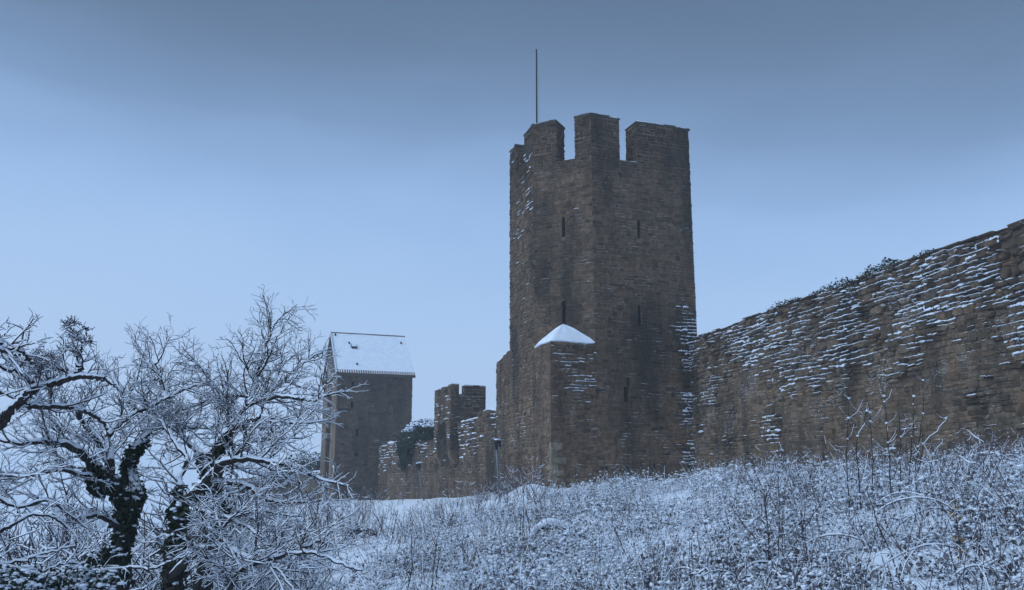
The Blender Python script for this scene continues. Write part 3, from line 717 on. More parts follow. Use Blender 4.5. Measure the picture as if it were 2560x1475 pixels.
def curt_style(u, z, rnd):
    stain_shade = .45 if (UT1 < u < UT0 and z > 3.6 - 1.6 * vnoise(u * 2.3, 1.0)) else 1.0  # damp stain, deepened with painted shade for the arch recess
    d = CZ(u) - z; up = 1 / (1 + math.exp((d - 1.9 - 1.2 * (fbm(u * .4, 2, 0, 3) - .5)) * 2.6)); n1 = fbm(u * .6, z * .8, 8, 3)
    return 0.015 + .02 * rnd.random() + up * .08 * rnd.random(), .4 + .5 * up, .55 * up * (n1 > .40) * (stain_shade > .9) + .03 * (n1 > .6), rnd.uniform(.02, .075), tint_of(rnd, .75 * stain_shade, 1.2 * stain_shade)
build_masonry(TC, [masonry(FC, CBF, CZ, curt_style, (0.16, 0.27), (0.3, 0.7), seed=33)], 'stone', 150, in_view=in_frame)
b = MB(); V = []
for u in us: V += [FC.pt(u, CZ(u) + .02, .03), FC.pt(u, CZ(u) + .16 + .08 * random.random(), -.3), FC.pt(u, CZ(u) + .08, -1.35)]
b.add(V, [(i * 3 + j, i * 3 + j + 1, (i + 1) * 3 + j + 1, (i + 1) * 3 + j) for i in range(59) for j in range(2)]); b.build('top_snow', 'snow', TC, smooth=True, kind='stuff')

# ivy bush hanging over its top
b = MB(); s = MB(); pts = []
u_l, u_r = FC.hit(1003, 1080)[0], FC.hit(1088, 1060)[0]
for _ in range(5200):
    k = random.random(); u = u_l + (u_r - u_l) * k; zc = CZ(u)
    top = .35 + .75 * math.sin(math.pi * min(1, k * 1.05)) * (.7 + .5 * vnoise(u * 1.5, 4)); bot = -2.3 * math.exp(-((k - .16) / .13) ** 2) - 1.5 * math.exp(-((k - .38) / .10) ** 2) - .35
    z = zc + bot + (top - bot) * random.random(); over = z - zc
    pts.append(FC.pt(u, z, random.uniform(-1.1, .45) if over > 0 else random.uniform(.05, .42)))
leaf_cloud(b, pts, 0.16)
for p in pts:
    u = np.dot(p[:2] - FC.a, FC.u)
    if p[2] > CZ(u) + .55 and random.random() < .7: blob(s, p + np.array([0, 0, .05]), random.uniform(.07, .15), .5)
t = thing('ivy_bush', 'dark ivy bush hanging over the snowy curtain wall top', 'ivy', FC.pt((u_l + u_r) / 2, CZ((u_l + u_r) / 2)))
b.build('foliage', 'ivy', t); s.build('snow', 'snow', t, smooth=True, kind='stuff')

# ------------------------------------------------------------------ the small turret riding on it
dC = -FC.u; nC = FC.n                                  # dC: along the wall, away from the camera
ut = FC.hit(1146, 1060)[0]; w0 = FC.pt(ut, 0)[:2]
lo_, hi_ = 0.1, 2.0
for _ in range(40):
    md = (lo_ + hi_) / 2; q = w0 + nC * md
    if 1280 + FPX * q[0] / (q[1] * CP + 4.5 * SP) > 1126: lo_ = md
    else: hi_ = md
PJ = lo_; T0 = w0 + nC * PJ
def along_to(px, p, d):
    a, c = 0.0, 8.0
    for _ in range(40):
        md = (a + c) / 2; q = p + d * md; x = 1280 + FPX * q[0] / (q[1] * CP + 4.5 * SP)
        if (x > px) == (1280 + FPX * p[0] / (p[1] * CP + 4.5 * SP) > px): a = md
        else: c = md
    return a
TLEN, TDEP = along_to(1086, T0, dC), along_to(1214, T0, -nC)
T1 = T0 + dC * TLEN; T2 = T1 - nC * TDEP; T3 = T0 - nC * TDEP
tz = lambda px, py: Face(T0, T3, -1).hit(px, py)[1]
TZ1, TZS, TZB = at(1150, 961, T0[1])[2], at(1150, 984, T0[1])[2], at(1127, 1128, T0[1])[2]
TZC = at(1148, 1158, T0[1])[2]; ARZ = at(1106, 1050, T0[1] + 1.5)[2]
TU = thing('wall_turret', 'small battlemented turret with an arched recess, perched on the snowy curtain wall', 'turret', (*(T0 + T2) * 1, 0) if False else (*(0.5 * (T0 + T2)), 3.0))
FF = Face(T1, T0); FR = Face(T0, T3)
a0, a1 = TLEN * 0.17, TLEN * 0.83
b = MB()
for side in (0, 1):      # the two legs of the front slab and the piece over the arch
    u0, u1 = (0, a0) if side == 0 else (a1, TLEN)
    b.prism([FF.pt(u0, 0)[:2], FF.pt(u1, 0)[:2], FF.pt(u1, 0, -PJ)[:2], FF.pt(u0, 0, -PJ)[:2]], TZB, ARZ - 1.2)
NA = 12; ac = (a0 + a1) / 2; ar = (a1 - a0) / 2
arc = [(ac - ar * math.cos(math.pi * i / NA), ARZ - 1.2 + 1.2 * math.sin(math.pi * i / NA) ** 0.85) for i in range(NA + 1)]
V = [FF.pt(u, z, 0) for u, z in arc] + [FF.pt(u, TZS - .3, 0) for u, _ in arc]; V += [FF.pt(u, z, -PJ) for u, z in arc]
b.add(V, [(i, i + 1, NA + 2 + i, NA + 1 + i) for i in range(NA)] + [(i, 2 * NA + 2 + i, 2 * NA + 3 + i, i + 1) for i in range(NA)])
for u0, u1 in ((0, a0), (a1, TLEN)): b.prism([FF.pt(u0, 0)[:2], FF.pt(u1, 0)[:2], FF.pt(u1, 0, -PJ)[:2], FF.pt(u0, 0, -PJ)[:2]], ARZ - 1.2, TZS - .3)
b.build('front_slab', 'mortar', TU)
b = MB(); RC = PJ + .75
b.prism([FF.pt(TLEN, 0, -RC)[:2], T3, T2, FF.pt(0, 0, -RC)[:2]], 3.0, TZS - .29)
for u0, u1 in ((0, a0), (a1, TLEN)): b.prism([FF.pt(u0, 0, -PJ)[:2], FF.pt(u1, 0, -PJ)[:2], FF.pt(u1, 0, -RC)[:2], FF.pt(u0, 0, -RC)[:2]], 3.0, TZS - .29)
b.prism([FF.pt(a0, 0, -PJ)[:2], FF.pt(a1, 0, -PJ)[:2], FF.pt(a1, 0, -RC)[:2], FF.pt(a0, 0, -RC)[:2]], ARZ - .25, TZS - .29)
b.build('turret_core', 'mortar', TU)
b = MB(); pl = [T0, T3, T2, T1]
inn = [T0 + dC * .45 - nC * .45, T3 + dC * .45 + nC * .45, T2 - dC * .45 + nC * .45, T1 - dC * .45 - nC * .45]
for i in range(4): b.prism([pl[i], pl[(i + 1) % 4], inn[(i + 1) % 4], inn[i]], TZS - .3, TZS)
b.build('parapet', 'mortar', TU)
for (F, u0, u1, dz) in ((FR, 0.0, 0.62, 0.03), (FR, 0.98, TDEP, -0.03), (FF, 0.0, 0.75, -.1), (FF, 1.45, 2.2, -.05), (FF, 2.9, TLEN - .46, 0.0)):
    b = MB(); F2 = lambda u, n: F.pt(u, 0, n)[:2]
    b.prism([F2(u0, .0), F2(u1, .0), F2(u1, -.45), F2(u0, -.45)], TZS - .01, TZ1 + dz); mo = b.build('merlon', 'mortar', TU)
    b = MB(); b.prism([F2(u0 + .02, -.02), F2(u1 - .02, -.02), F2(u1 - .02, -.43), F2(u0 + .02, -.43)], TZ1 + dz + .002, TZ1 + dz + .06); b.build('snow', 'snow', mo)
for u0, u1 in ((0, a0), (a1, TLEN)):      # the corbels that carry the slab, tapering back into the wall
    b = MB(); prof = [(PJ, TZB), (PJ * .9, TZB - .25), (PJ * .62, TZB - .55), (PJ * .3, TZB - .85), (0.02, TZC - .05)]
    V = []
    for q, z in prof: V += [FF.pt(u0, z, q - PJ), FF.pt(u1, z, q - PJ), FF.pt(u1, z, -PJ - .05), FF.pt(u0, z, -PJ - .05)]
    b.add(V, [(i * 4 + j, i * 4 + (j + 1) % 4, (i + 1) * 4 + (j + 1) % 4, (i + 1) * 4 + j) for i in range(4) for j in range(4)] + [(0, 1, 2, 3), (19, 18, 17, 16)]); b.build('corbel', 'mortar', TU)
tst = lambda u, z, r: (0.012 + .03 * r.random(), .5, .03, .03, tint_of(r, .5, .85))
hF = [(a0, a1, 0, ARZ - 1.2, 1), (a0 + .3, a1 - .3, 0, ARZ - .35, 1), (0.75, 1.45, TZS, 99, 1), (2.2, 2.9, TZS, 99, 1)]
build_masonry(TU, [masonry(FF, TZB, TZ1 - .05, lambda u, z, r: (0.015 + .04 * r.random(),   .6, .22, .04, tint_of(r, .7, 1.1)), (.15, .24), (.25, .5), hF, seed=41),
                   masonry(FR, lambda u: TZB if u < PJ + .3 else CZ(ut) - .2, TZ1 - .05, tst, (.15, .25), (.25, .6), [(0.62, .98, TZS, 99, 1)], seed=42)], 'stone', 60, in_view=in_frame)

# ------------------------------------------------------------------ the gabled tower
GB = min(gz(*L0), gz(*L1)) - 0.6
ZE = at(845, 926, 80.0)[2]; ridge_y = (L0[1] + L3[1]) / 2; ZR = at(836, 834, ridge_y)[2]
TG = thing('gabled_tower', 'square grey stone tower with a steep snow-covered gable roof', 'tower', (*(0.25 * (L0 + L1 + L2 + L3)), GB + .5))
FGS = Face(L0, L1); FGW = Face(L3, L0)
# west face: two pilasters and a tall dark recess between them
rw0, rw1 = FGW.L * 0.34, FGW.L * 0.66
gh = {'s': [slit(FGS, 882, 953, 968, .24), slit(FGS, 880, 1003, 1021, .24), slit(FGS, 893, 1071, 1090, .26), slit(FGS, 890, 1132, 1140, .28)], 'w': [(rw0, rw1, GB, ZE - 1.2, 1)]}
b = MB(); face_core(b, FGS, GB, ZE, gh['s'], 0, 0, .5, 1); face_core(b, FGW, GB, ZE, gh['w'], 0)
b.add([FGW.pt(rw0, GB, 0), FGW.pt(rw0, GB, -.9), FGW.pt(rw0, ZE - 1.2, -.9), FGW.pt(rw0, ZE - 1.2, 0), FGW.pt(rw1, GB, 0), FGW.pt(rw1, GB, -.9), FGW.pt(rw1, ZE - 1.2, -.9), FGW.pt(rw1, ZE - 1.2, 0)],
      [(0, 1, 2, 3), (4, 7, 6, 5), (1, 5, 6, 2), (3, 2, 6, 7)])
b.prism([L1, L2, L3, L3 + norm(L1 - L0) * 1.5, L1 + norm(L0 - L1) * .05 + norm(L3 - L0) * .05], GB, ZE - .01)
b.build('tower_core', ['far_stone', 'void'], TG)
gst = lambda u, z, r: (0.008 + .014 * r.random(), .35, .0, .02, tint_of(r, .78, 1.2, .03))
build_masonry(TG, [masonry(FGS, GB, ZE - .05, gst, (.2, .32), (.35, .8), gh['s'], seed=51), masonry(FGW, GB, ZE - .05, gst, (.2, .32), (.35, .8), gh['w'], seed=52)], 'far_stone', 0)
b = MB()
for u0, u1 in ((0.0, rw0), (rw1, FGW.L)):
    b = MB(); b.prism([FGW.pt(u0 + .0, 0, .03)[:2], FGW.pt(u1, 0, .03)[:2], FGW.pt(u1, 0, .10)[:2], FGW.pt(u0, 0, .10)[:2]], GB, ZE - .5); b.build('pilaster', 'mortar', TG)
# roof
ru = FGS.u; rn = norm(L3 - L0); OV = .35; GO = .22
half = FGW.L / 2; mid0 = (L0 + L3) / 2
def roofpt(s, k, lift=0.0, side=-1):      # s along the ridge, k 0 at the ridge .. 1 at the eave
    q = mid0 + ru * s + rn * side * (half + OV) * k; z = ZR - (ZR - ZE + (ZR - ZE) / half * OV) * k
    return np.array([q[0], q[1], z + lift])
sl = (ZR - ZE) / half
for side in (-1, 1):
    b = MB(); s0, s1 = -GO, FGS.L + GO
    nS, nK = 150, 26; V = []
    for i in range(nS + 1):
        s = s0 + (s1 - s0) * i / nS
        for j in range(nK + 1):
            k = j / nK; V.append(roofpt(s, k, .10 + .008 * math.sin(i * math.pi * 2 / 5) + .012 * (j % 2) + .05 * (fbm(s * 1.2, k * 7, 6, 3) - .5), side))
    b.add(V, [(i * (nK + 1) + j, (i + 1) * (nK + 1) + j, (i + 1) * (nK + 1) + j + 1, i * (nK + 1) + j + 1) for i in range(nS) for j in range(nK)])
    ro = b.build('roof_snow', 'snow', TG, smooth=False)
    b = MB(); A, B, Cc, Dd = roofpt(s0, 0, 0, side), roofpt(s1, 0, 0, side), roofpt(s1, 1, 0, side), roofpt(s0, 1, 0, side)
    dn = np.array([0, 0, -.14]); b.add([A, B, Cc, Dd, A + dn, B + dn, Cc + dn, Dd + dn], [(0, 1, 2, 3), (7, 6, 5, 4), (0, 4, 5, 1), (1, 5, 6, 2), (2, 6, 7, 3), (3, 7, 4, 0)])
    rf = b.build('roof', 'wood', TG)
    if side == -1:
        eave = None
        for i in range(34):      # pantile ends along the eave
            s = s0 + (s1 - s0) * (i + .5) / 34; p = roofpt(s, 1.0, .05, side); q = roofpt(s, .93, .05, side)
            if eave is None:
                b = MB(); sweep(b, [p + norm(p - q) * .07, q], .085, 6); eave = b.build('roof_tile', 'tile', rf, loc=p)
            else:
                c = eave.copy(); COL.objects.link(c); c.parent = rf; c.location = p - np.array(rf['_loc'])
        rt = None
        for i in range(36):      # ridge tiles
            s = s0 + (s1 - s0) * (i + .5) / 36; p = roofpt(s, 0, .09)
            if rt is None:
                b = MB(); sweep(b, [p - np.array([*ru, 0]) * .09, p + np.array([*ru, 0]) * .07], .085, 6); rt = b.build('ridge_tile', 'tile', rf, loc=p)
            else:
                c = rt.copy(); COL.objects.link(c); c.parent = rf; c.location = p - np.array(rf['_loc'])
        # hatch and vents
        b = MB(); c = roofpt(1.75, .36, .18); ru3 = np.array([*ru, 0]); dn_ = norm(roofpt(0, 1) - roofpt(0, 0)); nn = np.cross(ru3, dn_); nn = nn if nn[2] > 0 else -nn
        b.box(c, ru3 * .26, dn_ * .30, nn * .10); b.build('roof_hatch', 'black', rf)
        b = MB(); b.box(c + nn * .12 - dn_ * .05, ru3 * .22, dn_ * .22, nn * .03); b.build('hatch_snow', 'snow', rf)
        for (s, k) in ((1.35, .27), (1.75, .80), (.15, .07), (6.5, .2)):
            b = MB(); c = roofpt(s, k, .15); b.box(c, ru3 * .07, dn_ * .09, nn * .10); b.build('roof_vent', 'black', rf)
b = MB(); g0, g1, g2 = FGW.pt(0, ZE), FGW.pt(FGW.L, ZE), np.array([*mid0, ZR - .1])
n3 = np.array([*FGW.n, 0]); b.add([g0 + n3 * .01, g1 + n3 * .01, g2 + n3 * .01, g0 - n3 * .2, g1 - n3 * .2, g2 - n3 * .2], [(0, 1, 2), (5, 4, 3), (0, 3, 4, 1), (1, 4, 5, 2), (2, 5, 3, 0)])
go = b.build('gable_wall', 'wood', TG)
for i in range(22):      # upright boards on the gable
    u0 = FGW.L * i / 22; u1 = FGW.L * (i + 1) / 22
    h0 = lambda u: (ZR - .25 - ZE) * (1 - abs(u - half) / half)
    b = MB(); q = [FGW.pt(u0 + .015, ZE + .02, .02), FGW.pt(u1 - .015, ZE + .02, .02), FGW.pt(u1 - .015, ZE + max(.05, h0(u1)), .02), FGW.pt(u0 + .015, ZE + max(.05, h0(u0)), .02)]
    b.add(q + [p + n3 * .03 for p in q], [(0, 1, 2, 3), (4, 5, 6, 7), (0, 4, 5, 1), (1, 5, 6, 2), (2, 6, 7, 3), (3, 7, 4, 0)]); b.build('gable_board', 'wood', go, loc=q[0])
for side, mt in ((-1, 'white_wood'), (1, 'wood')):
    A, B = roofpt(-GO - .03, 0, .12, side), roofpt(-GO - .03, 1, .12, side); ax = norm(B - A); up_ = norm(np.cross(np.array([*ru, 0]), ax)); up_ = up_ if up_[2] > 0 else -up_
    b = MB(); b.box((A + B) / 2 - up_ * .06, ax * np.linalg.norm(B - A) / 2, np.array([*ru, 0]) * .028, up_ * .16); b.build('barge_board', mt, TG)

# ------------------------------------------------------------------ beyond: far wall, house, railing, distant trees
def simple_wall(name, label, a, b_, z0a, z1a, z0b, z1b, thick, mat, seed):
    F = Face(a, b_); t = thing(name, label, 'wall', (*(0.5 * (np.asarray(a) + np.asarray(b_))), min(z0a, z0b)))
    b = MB(); n = 40; V = []
    zt = lambda u: z1a + (z1b - z1a) * u / F.L + (fbm(u * .25, seed, 0, 3) - .5) * .5
    for i in range(n + 1):
        u = F.L * i / n; zb_ = z0a + (z0b - z0a) * u / F.L
        V += [F.pt(u, zb_, 0), F.pt(u, zt(u), 0), F.pt(u, zt(u), -thick), F.pt(u, zb_, -thick)]
    b.add(V, [(i * 4 + j, (i + 1) * 4 + j, (i + 1) * 4 + j + 1, i * 4 + j + 1) for i in range(n) for j in range(3)] + [(0, 1, 2, 3), (n * 4 + 3, n * 4 + 2, n * 4 + 1, n * 4)]); b.build('wall_core', mat, t)
    b = MB(); V = []
    for i in range(n + 1):
        u = F.L * i / n; V += [F.pt(u, zt(u) + .01, .05), F.pt(u, zt(u) + .25, -thick / 2), F.pt(u, zt(u) + .01, -thick)]
    b.add(V, [(i * 3 + j, i * 3 + j + 1, (i + 1) * 3 + j + 1, (i + 1) * 3 + j) for i in range(n) for j in range(2)]); b.build('top_snow', 'snow', t, smooth=True)
    return t, F, zt
fa, fbp = at(478, 1230, 150), at(815, 1200, 92)
fwall, FFW, fzt = simple_wall('far_wall', 'long hazy grey wall continuing beyond the gabled tower', fa[:2], fbp[:2], -5, at(478, 1206, 150)[2], -2.5, at(815, 1180, 92)[2], 1.2, 'far_stone', 3)

def ground_hit(px, py, lo=4.0, hi=160.0):
    """where a sight line reaches the ground"""
    d = ray(px, py); prev = lo; y = lo
    while y < hi:
        t = y / d[1]
        if EYE + d[2] * t < gz(d[0] * t, y):
            a, b = prev, y
            for _ in range(14):
                m = (a + b) / 2; t = m / d[1]
                if EYE + d[2] * t < gz(d[0] * t, m): b = m
                else: a = m
            t = b / d[1]; return np.array([d[0] * t, b, gz(d[0] * t, b)])
        prev = y; y *= 1.02
    t = hi / d[1]; return np.array([d[0] * t, hi, gz(d[0] * t, hi)])

# a house with a snowy roof, far off to the left
hc = at(240, 1262, 105)
hs = thing('far_house', 'small far house with a snowy roof and chimney, seen through the tree branches', 'house', (hc[0], hc[1], hc[2] - 1.5))
hx, hy = np.array([1, .25]) / math.hypot(1, .25), np.array([-.25, 1]) / math.hypot(1, .25)
def hp(a, b_): q = hc[:2] + hx * a + hy * b_; return q
ze = at(240, 1258, 105)[2]; zr = at(240, 1236, 105)[2]
b = MB(); b.prism([hp(-4, -2.5), hp(4, -2.5), hp(4, 2.5), hp(-4, 2.5)], min(hc[2] - 3, gz(hc[0], hc[1]) - .6), ze - .05); b.build('wall', 'white_wood', hs)
b = MB(); V = [(*hp(-4.3, -2.9), ze - .2), (*hp(4.3, -2.9), ze - .2), (*hp(4.3, 0), zr), (*hp(-4.3, 0), zr), (*hp(-4.3, 2.9), ze - .2), (*hp(4.3, 2.9), ze - .2)]
b.add(V + [(x, y, z - .2) for x, y, z in V], [(0, 1, 2, 3), (3, 2, 5, 4), (6, 9, 8, 7), (9, 10, 11, 8), (0, 6, 7, 1), (4, 5, 11, 10), (0, 3, 9, 6), (3, 4, 10, 9), (1, 7, 8, 2), (2, 8, 11, 5)]); ro = b.build('roof', 'snow', hs)
b = MB(); b.prism([hp(-.3, -.9), hp(.3, -.9), hp(.3, -.4), hp(-.3, -.4)], zr - 1, zr + .55); b.build('chimney', 'tile', ro)
for k in (-2.4, 0.2, 2.6):
    b = MB(); b.prism([hp(k - .45, -2.53), hp(k + .45, -2.53), hp(k + .45, -2.45), hp(k - .45, -2.45)], ze - 1.7, ze - .6); b.build('window', 'glass', hs)
# railing by the path beyond the tree
r0, r1 = ground_hit(560, 1296), ground_hit(735, 1290)
rl = thing('railing', 'low metal railing on the snow behind the ivy-clad trunks', 'railing', r0)
rd = norm(r1 - r0); RL = np.linalg.norm(r1 - r0); npost = 8
for i in range(npost):
    p = r0 + (r1 - r0) * i / (npost - 1); p[2] = gz(p[0], p[1]); b = MB(); sweep(b, [p - np.array([0, 0, .2]), p + np.array([0, 0, 1.05])], .035, 6); b.build('post', 'steel', rl, loc=p)
for h in (.45, .72, 1.0):
    b = MB(); sweep(b, [np.array([*(r0 + (r1 - r0) * i / 14)[:2], gz(*(r0 + (r1 - r0) * i / 14)[:2]) + h]) for i in range(15)], .025, 5); b.build('rail', 'steel', rl)
    s_ = None
# dark winter trees on the skyline beside the gabled tower
for i, (px, py, Y, w, h) in enumerate(((705, 1195, 104, 3.4, 2.0), (752, 1190, 102, 3.6, 2.2), (797, 1188, 100, 3.4, 2.3))):
    c = at(px, py, Y); b = MB(); s = MB(); tr = MB()
    base = np.array([c[0], c[1], gz(c[0], c[1])]); pts = []
    for _ in range(900):
        q = norm(RNG.normal(0, 1, 3)) * RNG.random() ** .4 * (0.75 + .5 * vnoise(RNG.random() * 9, i)); pts.append(c + q * np.array([w * .55, w * .5, h * .9]) + np.array([0, 0, h * .25]))
    leaf_cloud(b, pts, .32)
    for p in pts:
        if p[2] > c[2] + h * .6 and random.random() < .35: blob(s, p + np.array([0, 0, .1]), random.uniform(.12, .25), .5)
    sweep(tr, [base - np.array([0, 0, .2]), c], [.22, .12], 6)
    t = thing('skyline_tree', ['dark round evergreen on the far skyline, the one farthest from the gabled tower', 'dark round evergreen on the far skyline, middle one of three', 'dark round evergreen on the far skyline, touching the gabled tower'][i], 'tree', base, 'evergreens on the far skyline')
    tr.build('trunk', 'bark', t); b.build('crown', 'ivy', t); s.build('snow', 'snow_fine', t, kind='stuff')

# ------------------------------------------------------------------ floodlights on posts
def floodlight(px_t, py_t, px_b, py_b, Y, label, turn, wide):
    foot = at(px_b, py_b, Y); foot[2] = gz(foot[0], foot[1]); top = at(px_t, py_t, Y)
    t = thing('floodlight', label, 'floodlight', foot, 'floodlights on posts before the walls')
    b = MB(); sweep(b, [foot - np.array([0, 0, .3]), foot + (top - foot) * .5, top], [.062, .055, .048], 10); b.build('post', 'steel', t, smooth=True)
    f = norm(np.array([math.sin(turn), math.cos(turn), -.12])); r = norm(np.cross(f, (0, 0, 1))); u = np.cross(r, f); k = wide
    c = top + np.array([0, 0, .24 * k]) + f * .03
    b = MB(); q = [c + r * sx * .19 * k * e + u * sz * .21 * k * e + f * d for d, e in ((.17 * k, 1.0), (-.05, .92), (-.17 * k, .55)) for sx, sz in ((-1, -1), (1, -1), (1, 1), (-1, 1))]
    b.add(q, [(0, 1, 2, 3), (11, 10, 9, 8)] + [(i * 4 + j, (i + 1) * 4 + j, (i + 1) * 4 + (j + 1) % 4, i * 4 + (j + 1) % 4) for i in range(2) for j in range(4)]); h = b.build('lamp_head', 'black', t)
    b = MB(); b.box(c + f * (.17 * k + .006), r * .165 * k, f * .004, u * .185 * k); b.build('glass', 'glass', h)
    b = MB(); b.box(c + u * (.21 * k + .03), r * .17 * k, f * .13 * k, u * .028); b.build('snow', 'snow', h)
    for sx in (-1, 1):
        b = MB(); sweep(b, [top + r * .02 * sx, top + r * .21 * sx * k + np.array([0, 0, .05]), c + r * .21 * sx * k], .014, 5); b.build('bracket', 'steel', t)
    b = MB(); sweep(b, [top - np.array([0, 0, .10]), top + np.array([0, 0, .06])], .065, 10); b.build('collar', 'black', t)
    b = MB(); m = foot + (top - foot) * .34; b.box(m + np.array([-.055, -.045, 0]), (.04, 0, 0), (0, .03, 0), (0, 0, .11)); b.build('junction_box', 'steel', t)
floodlight(1241, 1118, 1252, 1264, 41.0, 'tall tilted floodlight post standing at the tall tower foot', .9, .72)
floodlight(1047, 1172, 1062, 1246, 64.0, 'far small floodlight post before the curtain wall', -1.0, .85)

# ------------------------------------------------------------------ branching
def catmull(P, n=6):
    P = np.asarray(P, float); Q = np.vstack([2 * P[0] - P[1], P, 2 * P[-1] - P[-2]]); out = []
    for i in range(1, len(Q) - 2):
        p0, p1, p2, p3 = Q[i - 1:i + 3]
        for k in range(n):
            t = k / n; out.append(0.5 * (2 * p1 + (p2 - p0) * t + (2 * p0 - 5 * p1 + 4 * p2 - p3) * t * t + (3 * p1 - p0 - 3 * p2 + p3) * t ** 3))
    out.append(Q[-2]); return np.array(out)
def kids(path, rad, lvl, out, spec, rnd):
    """branches off a path; spec[lvl] = (spacing, length, angle, wiggle, up, start)"""
    if lvl >= len(spec): return
    sp, ln, ang, wig, up, st = spec[lvl]
    seg = np.linalg.norm(np.diff(path, axis=0), axis=1); L = seg.sum(); cum = np.concatenate([[0], np.cumsum(seg)])
    s = L * st + rnd.random() * sp
    while s < L * .985:
        i = min(len(seg) - 1, int(np.searchsorted(cum, s) - 1)); f = (s - cum[i]) / max(1e-6, seg[i])
        p = path[i] + (path[i + 1] - path[i]) * f; d = norm(path[i + 1] - path[i]); r0 = rad[i] + (rad[i + 1] - rad[i]) * f
        ax = norm(np.cross(d, RNG.normal(0, 1, 3))); a = math.radians(rnd.gauss(ang, 12))
        nd = norm(d * math.cos(a) + ax * math.sin(a) + np.array([0, 0, up * .6]))
        l = ln * rnd.uniform(.45, 1.3) * (1 - .35 * s / L) * (min(1.0, max(.38, r0 / .016)) if lvl == 0 else 1.0); r = min(r0 * .75, .0052 + .010 * l)
        n = max(2, int(l / (.05 + .05 * l)) + 1); q = [p]; dd = nd
        for k in range(n):
            dd = norm(dd + RNG.normal(0, wig, 3) + np.array([0, 0, up * .12])); q.append(q[-1] + dd * l / n)
        q = np.array(q); rr = np.linspace(r, max(.0028, r * .38), len(q))
        out.append((q, rr, lvl)); kids(q, rr, lvl + 1, out, spec, rnd)
        s += sp * rnd.uniform(.5, 1.5)
def build_tree(name, label, trunks, limbs, spec, base, snow_t=.018, ivy=(), seed=0, group=None, tufts=(), extra_twig_scale=1.0):
    rnd = random.Random(seed); t = thing(name, label, 'tree', base, group)
    tb, br, sn = MB(), MB(), MB()
    for P, R in trunks:
        Q = catmull(P, 6); rr = np.interp(np.linspace(0, 1, len(Q)), np.linspace(0, 1, len(R)), R)
        Q = Q + RNG.normal(0, .006, Q.shape)
        sweep(tb, Q, rr * (1 + .12 * np.sin(np.arange(len(Q)) * 1.7)), 10); snow_sweep(sn, Q, rr, .03, 0, 7)
    tb.build('trunk', 'bark', t, smooth=True)
    lb = MB(); tw = []
    for P, R in limbs:
        Q = catmull(P, 6); rr = np.interp(np.linspace(0, 1, len(Q)), np.linspace(0, 1, len(R)), R)
        Q = Q + RNG.normal(0, .008, Q.shape)
        sweep(lb, Q, rr, 7); snow_sweep(sn, Q, rr, .010 + .32 * float(np.mean(rr)), 0, 6, .4); kids(Q, rr, 0, tw, spec, rnd)
    lb.build('limbs', 'bark', t, smooth=True)
    for c, n, l in tufts:
        for _ in range(n):
            d = norm(RNG.normal(0, 1, 3)); q = np.array([c, c + d * l * .5, c + norm(d + RNG.normal(0, .4, 3)) * l]); tw.append((q, np.array([.006, .0045, .003]), 2))
    for q, rr, lv in tw:
        sweep(br, q, rr * extra_twig_scale, 4 if lv == 0 else 3, cap=False)
        snow_sweep(sn, q, rr, snow_t * (1.2 if lv == 0 else .8 if lv == 1 else .6), 0, 4, .0)
    br.build('twigs', 'twig', t, smooth=True, kind='stuff')
    sn.build('branch_snow', 'snow_fine', t, smooth=True, kind='stuff')
    if ivy:
        b, s = MB(), MB(); pts = []
        for P, R, n in ivy:
            Q = catmull(P, 8)
            for _ in range(n):
                i = rnd.randrange(len(Q) - 1); k = rnd.random(); c = Q[i] + (Q[i + 1] - Q[i]) * k; f = (i + k) / len(Q)
                rr = .36 * TK * np.interp(f, np.linspace(0, 1, len(R)), R) * (.55 + .9 * vnoise(c[0] * 5, c[2] * 4, 2)); d = RNG.normal(0, 1, 3); d[2] *= .5
                p = c + norm(d) * rr * rnd.uniform(.55, 1.15) + np.array([0, 0, -.05 * rnd.random()]); pts.append((p, norm(d)))
        leaf_cloud(b, [p for p, _ in pts], .085, 0, 1.1)
        for p, d in pts:
            if rnd.random() < .10 and d[2] > .25: blob(s, p + d * .01 + np.array([0, 0, .01]), rnd.uniform(.02, .06), .5)
        b.build('ivy', 'ivy', t, kind='stuff'); s.build('ivy_snow', 'snow_fine', t, smooth=True, kind='stuff')
    return t
TK, EK = 1.5, 1.35      # how far off the trees stand, relative to the distances noted below
def Z5(x, y, D): return at(x * .498, 750 + y * .498, D * TK)
def Z1(x, y, D): return at(x * .2198, 780 + y * .2198, D * EK)
def limb(pts, r0, r1, zf=Z5):
    """pts: (x, y[, distance]) picked off the photograph; the distance carries on until changed"""
    P = []; D = 9.0
    for q in pts:
        if len(q) > 2: D = q[2]
        P.append(zf(q[0], q[1], D))
    for i in range(1, len(P) - 1): pass
    k = TK if zf is Z5 else EK
    k *= .72
    return (P, [r0 * k, (r0 * .5 + r1 * .5) * k * .95, max(.005, r1 * .9)])
SPEC = [(.12, .80, 48, .13, .20, .06), (.088, .40, 46, .16, .14, .12), (.072, .17, 45, .17, .13, .12)]
def lowered(p, dz): return np.array([p[0], p[1], gz(p[0], p[1]) - dz])

